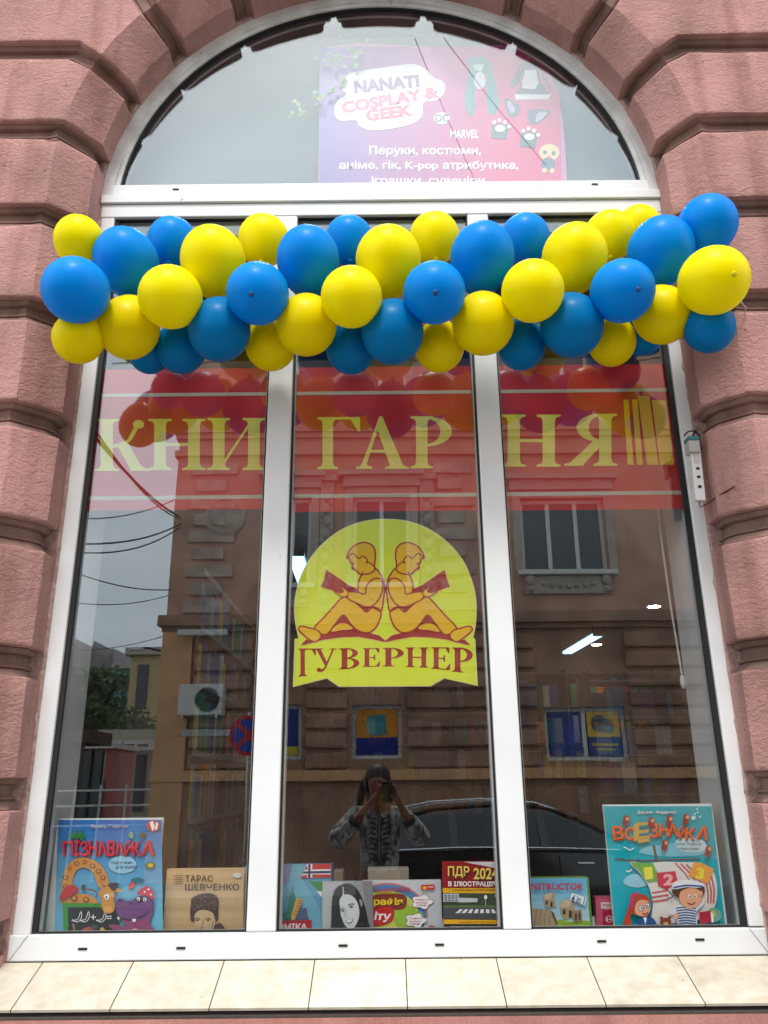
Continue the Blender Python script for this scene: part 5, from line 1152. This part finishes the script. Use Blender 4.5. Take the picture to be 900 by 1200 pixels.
# posters stuck in the lower windows of the opposite house
def wposter(x0, x1, z0, z1, lab, art):
    t = thing('window_poster', lab, 'poster', (x0, Y-.125, z0), (0, 0, math.pi)); t.location = (x1, Y-.125, z0)
    A = Art(lambda a, b: (a*(x1-x0), b*(z1-z0)), 0, .004); A.rect(0, 0, 1, 1, rgb(18, 46, 130)); art(A); A.build('printed_sheet', printm, t)
wposter(3.68, 4.26, 2.0, 2.78, 'yellow and blue poster with a grey picture in the right half of the mirrored window', lambda A: (A.rect(0, .42, 1, 1, rgb(222, 176, 30)), A.ell(.6, .72, .28, .2, rgb(60, 60, 66)), A.ell(.35, .66, .2, .16, rgb(120, 124, 130)), A.rect(.1, .22, .9, .28, rgb(200, 170, 60)), A.rect(.2, .12, .8, .17, rgb(190, 160, 60))))
wposter(2.97, 3.57, 2.0, 2.78, 'plain blue poster in the left half of the mirrored window', lambda A: (A.rect(.55, .0, .9, .9, rgb(50, 70, 140)), A.ell(.3, .5, .2, .3, rgb(24, 60, 160))))
wposter(-.55, .19, 2.06, 2.88, 'orange and blue poster with teal leaflets in the middle mirrored window', lambda A: (A.rect(0, .38, 1, 1, rgb(216, 140, 40)), A.poly([(.25, .45), (.6, .40), (.75, .85), (.3, .9)], rgb(60, 140, 150)), A.poly([(.5, .5), (.7, .45), (.78, .7), (.6, .8)], rgb(110, 180, 170))))
wposter(-2.33, -1.62, 2.06, 2.88, 'blue poster with green figure in the mirrored window left of the sign', lambda A: (A.ell(.5, .5, .25, .35, rgb(60, 140, 120)), A.rect(0, 0, 1, .2, rgb(200, 180, 60))))
# air conditioner
ac = thing('air_conditioner', 'white outdoor air conditioner on the banded corner of the opposite house', 'air conditioner', (-3.33, Y+.07, 2.72))
MB().box(-.40, .40, .02, .32, .02, .58, bev=.02).build('housing', mat('ac_white', (.62, .61, .58), .5), ac); MB().lathe([(.22, .321), (.22, .335), (.20, .34), (.20, .325), (.001, .324)], 28, (.12, 0, .30), 'Y').build('fan_grille', mat('ac_dark', (.05, .05, .05), .6), ac)
for k in (-.3, .3): MB().box(k-.02, k+.02, 0, .34, -.02, .015).build('bracket', mat('galvanised_steel', (.5, .5, .5), .35, metal=1), ac)
ns = thing('name_plate', 'long pale address plate below the air conditioner', 'sign', (-3.2, Y+.075, 2.45)); MB().box(-.5, .5, 0, .02, -.06, .06).build('plate', mat('plate_grey', (.45, .45, .44), .5), ns)
# outdoor lamp on the string course and bracket
wl = thing('wall_floodlight', 'pale tubular floodlight sticking out above the ochre corner', 'lamp', (-3.4, Y+.14, 4.25)); MB().box(-.45, .45, .02, .16, -.06, .05, bev=.02).build('housing', mat('lamp_pale', (.6, .58, .54), .5), wl)
cl = thing('camera_bracket', 'small street lamp arm on the corner edge of the opposite house', 'lamp', (-4.2, Y+.02, 3.95)); MB().tube([(0, 0, 0), (-.25, .05, .05), (-.4, .08, .05)], .02, 6).build('arm', dark, cl); MB().box(-.55, -.30, .03, .13, .0, .06, bev=.01).build('lamp_head', mat('lamp_pale', (.6, .58, .54), .5), cl)
# no-stopping sign
p = PM(291, 862, -9.7); sg = thing('no_stopping_sign', 'round blue no-stopping sign with red cross on a grey pole mirrored in the pane', 'road sign', (p.x, -9.7, 0))
MB().tube([(0, -.03, -.15), (0, -.03, p.z+.35)], .028, 10).build('pole', mat('galvanised_steel', (.5, .5, .5), .35, metal=1), sg); MB().lathe([(.30, 0), (.30, .012), (.29, .014), (.001, .0141)], 32, (0, 0, p.z), 'Y').build('disc', mat('sign_red', rgb(190, 24, 30), .4), sg)
MB().lathe([(.245, .0145), (.245, .018), (.001, .0181)], 32, (0, 0, p.z), 'Y').build('blue_field', mat('sign_blue', rgb(24, 60, 160), .4), sg)
for s_ in (-1, 1): MB().add([(s_*-.20, .019+.0005*s_, p.z-.15), (s_*-.15, .019+.0005*s_, p.z-.20), (s_*.20, .019+.0005*s_, p.z+.15), (s_*.15, .019+.0005*s_, p.z+.20)], [(0, 1, 2, 3)]).build('cross_bar', mat('sign_red', rgb(190, 24, 30), .4), sg)
# cables
cabm = mat('black_cable', (.02, .02, .02), .6)
def cable(p, q, r, sag, label):
    pts = [p+(q-p)*(k/14)-Vector((0, 0, sag*4*(k/14)*(1-k/14))) for k in range(15)]
    tag(MB().tube(pts, r, 5).build('overhead_cable', cabm), label, 'cable')
cr_ = PM(210, 604, -11.9)
cable(cr_, PM(108, 508, -4.5), .020, .10, 'thick black overhead cable rising to the upper left in the mirrored sky')
cable(cr_+Vector((.02, 0, -.05)), PM(108, 500, -4.4)+Vector((0, 0, .0)), .012, .16, 'thinner cable hanging just beside the thick one rising to the upper left')
cable(PM(212, 612, -11.9), PM(95, 636, -7), .014, .12, 'overhead cable running nearly level left from the building corner')
cable(PM(211, 616, -11.9), PM(88, 646, -7), .012, .18, 'lower overhead cable sagging left from the building corner')
cable(PM(205, 584, -11.9), PM(98, 606, -8), .010, .10, 'thin overhead cable above the level ones left of the building corner')
cable(PM(200, 690, -11.9), PM(80, 668, -9), .010, .1, 'thin cable crossing the middle of the mirrored sky')
cable(PM(196, 697, -11.9), PM(76, 704, -9), .008, .1, 'fine cable just below the middle of the mirrored sky')
cable(PM(192, 745, -12.5), PM(70, 760, -14), .008, .1, 'fine cable over the mirrored rooftops')
cable(PM(486, 40, -6), PM(560, 215, -7), .006, .05, 'fine overhead cable crossing the pink poster')
cable(PM(520, 40, -6), PM(640, 190, -7), .006, .05, 'second fine overhead cable crossing the pink poster to its right')
# ---- houses and trees at the end of the side street
def pmz(px, py, y): return PM(px, py, y)
def far_house(name, label, px0, px1, pyt, y, depth, c, gable=False, wins=(3, 3), wc=(.08, .09, .11)):
    a, b = PM(px0, pyt, y), PM(px1, pyt, y); x0, x1, z = a.x, b.x, a.z
    t = thing(name, label, 'building', ((x0+x1)/2, y, -.16)); w_ = (x1-x0)/2; h = z+.16
    m = mat('wall_'+label[:12].replace(' ', '_'), c, .9, var=.12, vscale=.8)
    hw = h*.80 if gable else h
    MB().box(-w_, w_, -depth, 0, 0, hw).build('wall', m, t)
    if gable:
        MB().prism([(-w_*1.05, hw+.0), (w_*1.05, hw+.0), (0, h*1.08)], -depth, .15).build('roof', mat('slate_roof', (.30, .28, .28), .8), t)
        MB().prism([(-w_*.9, hw+.01), (w_*.9, hw+.01), (0, h*1.02)], .151, .16).build('gable', m, t)
    else: MB().box(-w_-.2, w_+.2, -depth-.2, .25, hw, hw+.3).build('cornice', mat('pale_cornice', (.5, .46, .38), .8), t)
    for i in range(wins[0]):
        for j in range(wins[1]):
            cx = -w_+(i+.5)*2*w_/wins[0]; cz = hw*(.35+.62*(j+.5)/wins[1]) if wins[1] > 1 else hw*.6
            ww = w_/wins[0]*.42; hh = hw/wins[1]*.26
            MB().box(cx-ww, cx+ww, .0, .05, cz-hh, cz+hh).build('window', mat('far_window', wc, .2), t)
far_house('apartment_block', 'pale yellow flat-roofed block beside the corner of the opposite house', 154, 215, 768, -30, 8, rgb(206, 186, 140), False, (2, 2))
far_house('apartment_block', 'teal-grey block behind the pale yellow one at the end of the side street', 136, 160, 784, -44, 8, rgb(120, 168, 168), False, (3, 4))
far_house('row_house', 'gabled grey house leftmost on the mirrored skyline', 76, 98, 762, -78, 8, rgb(150, 140, 132), True, (2, 3))
far_house('row_house', 'gabled grey house second from the left on the mirrored skyline', 99, 119, 764, -78.5, 8, rgb(156, 146, 138), True, (2, 3))
far_house('row_house', 'gabled grey house right of the other two on the mirrored skyline', 120, 142, 772, -79, 8, rgb(140, 130, 124), True, (2, 3))
far_house('low_shop', 'low whitewashed shop with a long fascia at the street corner', 124, 182, 868, -22, 4, rgb(200, 196, 180), False, (2, 1), (.03, .03, .03))
p = PM(127, 868, -21.7); q = PM(182, 880, -21.7)
sh = thing('shop_fascia', 'white shop fascia board with small black lettering', 'sign', (p.x, -21.6, q.z)); L_ = q.x-p.x
MB().box(0, L_, 0, .06, 0, p.z-q.z).build('board', mat('fascia_white', (.7, .7, .68), .5), sh)
A = Art(lambda a, b: (L_-a, b), 0, .004); A2 = MB()
vs, fs = text_mesh('my style', .02); A2.add([(L_-.2-a*(L_-.5), .066, .05+b*.18) for a, b in vs], fs).build('lettering', dark, sh)
pk_ = PM(102, 875, -18.5); qk = PM(128, 905, -18.5)
kb = thing('pink_kiosk', 'small pink and white kiosk left of the low shop', 'kiosk', ((pk_.x+qk.x)/2, -18.5, -.16)); kw = (qk.x-pk_.x)/2
MB().box(-kw, kw, -2, 0, 0, pk_.z+.1).build('wall', mat('kiosk_pink', rgb(200, 120, 110), .6), kb); MB().box(-kw-.1, kw+.1, -2.1, .2, pk_.z+.1, pk_.z+.22).build('roof', wf, kb); MB().box(-kw*.7, kw*.7, .001, .03, .9, 1.9).build('window', farglass, kb)
# glazed bus shelter
a = PM(62, 862, -15); b = PM(100, 880, -15)
bs = thing('bus_shelter', 'glazed shelter with a brown sloping roof edge at the far left of the mirrored street', 'bus shelter', (a.x, -15, -.16)); L_ = b.x-a.x
MB().box(-.3, L_, -1.6, .1, a.z, a.z+.28).build('roof', mat('brown_metal', rgb(90, 74, 60), .6), bs)
for k in range(4): MB().box(-.2+k*(L_+.1)/3, -.14+k*(L_+.1)/3, 0, .06, 0, a.z).build('post', mat('brown_metal', rgb(90, 74, 60), .6), bs)
MB().box(-.2, L_-.1, -1.55, -1.5, .3, a.z-.1).build('glass_wall', farglass, bs)
# fence rails
fz_ = PM(60, 903, -13.2); gz = PM(190, 903, -13.2)
fn_ = thing('pipe_railing', 'white pipe railing along the side street pavement', 'railing', (fz_.x, -13.2, -.13)); L_ = -4.5-fz_.x
for z in (1.0, 1.35, 1.62): MB().tube([(0, 0, z), (L_, 0, z)], .022, 6).build('rail', wf, fn_)
for k in range(5): MB().tube([(L_*k/4, 0, 0), (L_*k/4, 0, 1.72)], .025, 6).build('post', wf, fn_)
# trees
bark = mat('bark', (.10, .07, .05), .9, bump=.01, bscale=20)
lfm = mat('tree_leaves', (.17, .21, .12), .7, var=.5, vscale=1.3, transl=.2)
def tree(px, pyt, y, rad, label, seed, n=1500):
    rt = random.Random(seed); c = PM(px, pyt, y); H = c.z+.16; t = thing('street_tree', label, 'tree', (c.x, y, -.16), group='trees along the side street')
    MB().tube([(0, 0, 0), (.05, 0, H*.3), (-.05, .05, H*.6), (0, 0, H*.85)], [.16*rad/2, .12*rad/2, .08*rad/2, .03], 8).build('trunk', bark, t)
    lm = MB()
    for k in range(7):
        a = rt.uniform(0, 6.28); z0 = H*rt.uniform(.3, .6); lm.tube([(0, 0, z0), (math.cos(a)*rad*.4, math.sin(a)*rad*.4, z0+H*.15), (math.cos(a)*rad*.75, math.sin(a)*rad*.75, z0+H*.25)], [.05*rad/2, .03*rad/2, .01], 5)
    lm.build('limbs', bark, t)
    cr = MB(); cl = [(rt.uniform(-.6, .6)*rad, rt.uniform(-.6, .6)*rad, H*rt.uniform(.42, .86), rt.uniform(.3, .5)*rad) for _ in range(16)]+[(0, 0, H-.35*rad, .35*rad)]
    for k in range(n):
        x, y_, z, r = rt.choice(cl); d = Vector((rt.gauss(0, 1), rt.gauss(0, 1), rt.gauss(0, 1))).normalized()*r*rt.uniform(.6, 1.05); s_ = rt.uniform(.05, .11)*rad*.8
        u = Vector((rt.gauss(0, 1), rt.gauss(0, 1), rt.gauss(0, .6))).normalized()*s_; v = u.orthogonal().normalized()*s_*.6; c0 = Vector((x, y_, z))+d
        cr.add([c0-u, c0+v, c0+u, c0-v], [(0, 1, 2, 3)])
    cr.build('crown', lfm, t, kind='stuff')
tree(108, 784, -38, 3.2, 'large leafy tree in front of the gabled houses in the mirrored side street', 1, 2600)
tree(160, 826, -24, 1.3, 'dark rounded tree above the low shop in the mirrored side street', 2, 1400)
tree(84, 800, -34, 2.4, 'tree at the left edge of the mirrored side street, left of the large one', 3, 1600)

# ------------------------------------------------------------------ PARKED CAR
car = thing('parked_car', 'black estate car parked behind the photographer, mirrored in the panes', 'car', (-.22, -7.0, -.14)); car.scale = (1, 1, .915)
cb = mat('black_car_paint', (.012, .013, .015), .18, .6, coat=1); cg = mat('tinted_car_glass', (.012, .016, .018), .04, .8); chrome = mat('chrome_trim', (.75, .75, .76), .15, metal=1); rub = mat('tyre_rubber', (.02, .02, .02), .8)
X0 = .0
def loft(stations, m, name, parent, smooth=True):
    """stations: list of (x, [(y,z)...] ring)"""
    n = len(stations[0][1]); vs = [(x, y, z) for x, rg in stations for y, z in rg]; fs = [(i*n+k, i*n+(k+1) % n, (i+1)*n+(k+1) % n, (i+1)*n+k) for i in range(len(stations)-1) for k in range(n)]
    fs += [tuple(range(n))[::-1], tuple(range((len(stations)-1)*n, len(stations)*n))]
    o = MB().add(vs, fs).build(name, m, parent)
    if smooth: autosmooth(o, 40)
    return o
def bring(z0, zb, w=.90):
    yc = -.9; return [(yc+w*.96, z0), (yc+w, z0+.25), (yc+w, zb-.15), (yc+w*.93, zb), (yc-w*.93, zb), (yc-w, zb-.15), (yc-w, z0+.25), (yc-w*.96, z0)]
body = [(0, .35, .95, .70), (.08, .28, 1.02, .84), (.5, .25, 1.06, .9), (1.5, .25, 1.06, .9), (2.6, .25, 1.05, .9), (3.2, .25, 1.02, .9), (3.7, .25, .96, .88), (4.2, .28, .88, .84), (4.42, .32, .72, .74), (4.48, .38, .60, .6)]
loft([(x, bring(a, b, w_)) for x, a, b, w_ in body], cb, 'body', car)
def gring(zt, w=.78):
    yc = -.9; return [(yc+.86, 1.04), (yc+w*.80+.04, zt-.08), (yc+w*.74, zt), (yc-w*.74, zt), (yc-w*.80-.04, zt-.08), (yc-.86, 1.04)]
loft([(x, gring(z)) for x, z in ((.12, 1.10), (.35, 1.42), (.8, 1.53), (1.5, 1.57), (2.1, 1.54), (2.5, 1.42), (3.15, 1.09))], cg, 'windows', car)
loft([(x, [(-.9+.60, z), (-.9+.56, z+.025), (-.9-.56, z+.025), (-.9-.60, z)]) for x, z in ((.34, 1.43), (.8, 1.53), (1.5, 1.57), (2.1, 1.54), (2.4, 1.46))], cb, 'roof', car)
MB().tube([(.4, -.36, 1.52), (.8, -.34, 1.60), (1.5, -.34, 1.63), (2.0, -.35, 1.60), (2.3, -.36, 1.50)], .018, 8).build('roof_rail', chrome, car); MB().tube([(.4, -1.44, 1.52), (.8, -1.46, 1.60), (1.5, -1.46, 1.63), (2.0, -1.45, 1.60), (2.3, -1.44, 1.50)], .018, 8).build('roof_rail', chrome, car)
MB().tube([(.15, -.022, 1.05), (1.0, .002, 1.075), (2.2, .002, 1.07), (3.1, -.01, 1.04)], .012, 6).build('window_trim', chrome, car)
for x in (1.0, 2.05): MB().add([(x-.05, -.03, 1.08), (x+.05, -.03, 1.08), (x+.04, -.25, 1.50), (x-.06, -.25, 1.50)], [(0, 1, 2, 3)]).build('door_pillar', cb, car)
for x in (1.4, 2.5): MB().box(x-.1, x+.1, .0, .025, .88, .91, bev=.008).build('door_handle', chrome, car)
for x in (1.1, 2.2, 3.1): MB().box(x-.004, x+.004, -.0015, .004, .35, .98).build('door_seam', dark, car)
MB().box(2.92, 3.08, .0, .20, 1.02, 1.16, bev=.04).build('wing_mirror', cb, car)
MB().box(4.25, 4.46, -.25, -.06, .62, .76, bev=.03).build('headlight', mat('headlamp_glass', (.5, .5, .5), .1), car); MB().box(-.01, .15, -.22, -.04, .78, .98, bev=.03).build('tail_light', mat('tail_lamp', (.3, .02, .02), .2), car)
for x in (.85, 3.55):
    for yy in (-.02, -1.78):
        s_ = 1 if yy > -1 else -1
        wv = MB().lathe([(.20, -.10), (.31, -.10), (.335, -.06), (.335, .06), (.31, .10), (.20, .10)], 28, (x, yy-s_*.06, .335), 'Y').build('wheel', rub, car, smooth=False)
        MB().lathe([(.205, -.02), (.20, .05*s_), (.16, .035*s_), (.05, .06*s_), (.001, .06*s_)], 20, (x, yy-s_*.06, .335), 'Y').build('rim', mat('alloy_rim', (.4, .4, .42), .3, metal=1), wv)

# ------------------------------------------------------------------ PHOTOGRAPHER
person = thing('person', 'woman in a white blouse with dark embroidery photographing the window, mirrored in the middle pane', 'person', (-.06, -3.30, 0))
skin = mat('skin', rgb(150, 98, 78), .55, .4, sub=.1, var=.06, vscale=20); hair = mat('dark_brown_hair', (.03, .018, .012), .5, bump=.003, bscale=60, stretch=(1, 1, .2)); blouse = mat('white_linen_blouse', (.50, .48, .46), .85, bump=.012, bscale=14, var=.75, vscale=34, col2=(.07, .06, .065), detail=2, stretch=(1, 1, .6)); emb = mat('dark_embroidery', (.05, .045, .05), .9); trou = mat('dark_trousers', (.03, .035, .05), .9, var=.2)
def skinned(name, nodes, edges, m, parent, root=0, sub=2):
    me = bpy.data.meshes.new(name); me.from_pydata([n_[:3] for n_ in nodes], edges, []); o = bpy.data.objects.new(name, me); COL.objects.link(o); o.parent = parent
    me.materials.append(m); md = o.modifiers.new('skin', 'SKIN'); md.use_smooth_shade = True
    if not me.skin_vertices: me.attributes.new  # layer made by the modifier below
    return o, me, md
def skin_obj(name, nodes, edges, m, parent, root=0, sub=2):
    bm = bmesh.new(); lay = bm.verts.layers.skin.verify(); vv = []
    for i, n_ in enumerate(nodes):
        v = bm.verts.new(n_[:3]); r = n_[3]; v[lay].radius = (r, n_[4] if len(n_) > 4 else r); v[lay].use_root = (i == root); vv.append(v)
    for a, b in edges: bm.edges.new((vv[a], vv[b]))
    me = bpy.data.meshes.new(name); bm.to_mesh(me); bm.free(); me.materials.append(m)
    o = bpy.data.objects.new(name, me); COL.objects.link(o); o.parent = parent
    md = o.modifiers.new('skin', 'SKIN'); md.use_smooth_shade = True; md.use_x_symmetry = False
    s_ = o.modifiers.new('subdivision', 'SUBSURF'); s_.levels = sub; s_.render_levels = sub
    return o
# local coordinates: x right, y towards the window, z up; camera is at (.06,.30,1.55)
nodes = [(0, 0, .92, .12, .11), (0, -.01, 1.08, .115, .09), (0, 0, 1.22, .135, .095), (0, 0, 1.33, .10, .08), (0, .02, 1.41, .052), (-.01, .04, 1.47, .055), (-.01, .06, 1.55, .082, .095), (-.01, .055, 1.62, .075, .088)]
edges = [(i, i+1) for i in range(7)]
def limb(chain, start):
    k = start
    for c in chain:
        nodes.append(c); edges.append((k, len(nodes)-1)); k = len(nodes)-1
    return k
handroot = []
for s_ in (-1, 1):
    k = limb([(s_*.17, -.01, 1.33, .056), (s_*.27, .08, 1.21, .044), (s_*.31+.0, .12, 1.15, .040), (s_*.20+.02, .20, 1.29, .034), (s_*.105+.04, .255, 1.42, .025)], 3)
    k = limb([(s_*.075+.055, .262, 1.465, .026, .018)], k)
    for f in range(4):      # fingers close round the phone edges
        zf = 1.475+.018*f; L_ = (.9, 1.0, .96, .8)[f]
        limb([(s_*.060+.058, .275, zf+.004, .010), (s_*.046+.058, .262, zf+.012, .0085), (s_*(.046-.022*L_)+.058, .250, zf+.014, .0075), (s_*(.046-.040*L_)+.058, .248, zf+.012, .0065)], k)
    limb([(s_*.055+.058, .280, 1.452, .012), (s_*.034+.058, .283, 1.470, .010), (s_*.020+.058, .2785, 1.485, .008)], k)
for s_ in (-1, 1): limb([(s_*.095, 0, .86, .085), (s_*.10, .02, .50, .058), (s_*.10, -.01, .28, .050), (s_*.10, -.03, .09, .034), (s_*.105, .06, .035, .034), (s_*.11, .13, .03, .026)], 0)
bo = skin_obj('body', nodes, edges, skin, person, 0, 2)
# face
fc = MB().blob((-.01, .155, 1.545), .016, 8, 6, (.8, 1, 1.3)); fc.build('nose', skin, person, smooth=True)
for s_ in (-1, 1):
    MB().blob((-.01+s_*.032, .142, 1.575), .012, 8, 6).build('eye', mat('eye_white', (.22, .20, .19), .2), person, smooth=True); MB().blob((-.01+s_*.088, .06, 1.555), .022, 8, 6, (.4, .8, 1.3)).build('ear', skin, person, smooth=True)
MB().blob((-.01, .146, 1.505), .018, 8, 6, (1.3, .4, .4)).build('mouth', mat('lips', rgb(150, 60, 60), .4), person, smooth=True)
hb = MB()
for (x, y, z, r, sc3) in ((-.01, .030, 1.612, .094, (1, 1.05, .95)), (-.01, .0, 1.57, .090, (1, .9, 1.2)), (-.01, -.04, 1.46, .075, (1.2, .7, 1.5)), (-.09, .03, 1.55, .035, (.7, 1, 2.2)), (.07, .03, 1.55, .035, (.7, 1, 2.2)), (-.01, -.06, 1.34, .06, (1.2, .6, 1.6))): hb.blob((x, y, z), r, 18, 12, sc3)
hb.tube([(-.05, -.06, 1.60), (-.11, -.09, 1.56), (-.14, -.08, 1.46), (-.15, -.05, 1.34)], [.03, .038, .034, .012], 10)
hb.build('hair', hair, person, smooth=True)
# blouse
bn_ = [(0, 0, .90, .165, .13), (0, -.005, 1.08, .15, .12), (0, .0, 1.22, .165, .125), (0, 0, 1.335, .115, .10)]
be = [(0, 1), (1, 2), (2, 3)]
for s_ in (-1, 1):
    k0 = len(bn_); bn_ += [(s_*.165, -.01, 1.335, .078), (s_*.26, .075, 1.225, .085), (s_*.315, .12, 1.16, .082), (s_*.235+.02, .18, 1.25, .062), (s_*.19+.02, .205, 1.305, .045)]; be += [(3, k0), (k0, k0+1), (k0+1, k0+2), (k0+2, k0+3), (k0+3, k0+4)]
skin_obj('blouse', bn_, be, blouse, person, 0, 2)
em = MB(); re_ = random.Random(4)
for s_ in (-1, 1):
    for k in range(9):
        z = 1.32-k*.035; em.add([(s_*.022, .118, z), (s_*.065, .112, z+.012), (s_*.07, .110, z+.002), (s_*.022, .118, z-.012)], [(0, 1, 2, 3)]); em.add([(s_*.075, .108, z+.005), (s_*.085, .105, z-.003), (s_*.075, .108, z-.012)], [(0, 1, 2)])
    em.tube([(s_*.006, .128, 1.37), (s_*.012, .133, 1.25), (s_*.012, .135, 1.0)], .004, 5)
em.build('front_embroidery', emb, person)
em = MB()
for s_ in (-1, 1):
    pts = [Vector((s_*.165, -.01, 1.335)), Vector((s_*.26, .075, 1.225)), Vector((s_*.315, .12, 1.16)), Vector((s_*.235+.02, .18, 1.25))]
    for k in range(26):
        t_ = k/25*2.99; i = int(t_); c = pts[i].lerp(pts[i+1], t_-i)
        r = .072-.012*(i == 2)*(t_-i)
        for a in (0, .45, -.45):
            d = Vector((s_*math.sin(a)*.9, math.cos(a), .35)).normalized(); q = c+d*r; e = .007
            em.add([(q.x-e, q.y+.002, q.z), (q.x, q.y+.003, q.z+e*.8), (q.x+e, q.y+.002, q.z), (q.x, q.y+.003, q.z-e*.8)], [(0, 3, 2, 1)])
em.build('sleeve_embroidery', emb, person)
for s_ in (-1, 1):          # gathered cuffs
    a = Vector((s_*.20+.02, .20, 1.29)); b = Vector((s_*.185+.02, .212, 1.312))
    MB().tube([a, b], .047, 14).build('cuff', emb, person)
skin_obj('trousers', [(0, 0, .92, .145, .125)]+[(s_*.095, 0, .80, .10) for s_ in (-1, 1)]+[(s_*.10, .02, .48, .075) for s_ in (-1, 1)]+[(s_*.10, -.01, .12, .065) for s_ in (-1, 1)], [(0, 1), (0, 2), (1, 3), (2, 4), (3, 5), (4, 6)], trou, person, 0, 1)
for s_ in (-1, 1): MB().box(s_*.105-.045, s_*.105+.045, -.10, .17, 0, .075, bev=.03).build('shoe', mat('white_trainer', (.5, .5, .5), .6), person, smooth=True)
# the phone she holds
ph = thing('mobile_phone', 'dark mobile phone held up in both hands by the woman', 'phone', (0, -3.016, 1.497), (R(-18.7), 0, 0))
MB().box(-.038, .038, -.005, .004, -.075, .075, bev=.004).build('body', mat('phone_black', (.01, .01, .012), .2, coat=.5), ph); MB().box(.004, .032, .0041, .0062, .045, .072, bev=.001).build('lens_island', mat('phone_island', (.03, .03, .03), .3), ph)
for z in (.052, .066): MB().lathe([(.006, .0063), (.006, .0075), (.001, .0076)], 14, (.018, 0, z), 'Y').build('lens', farglass, ph)
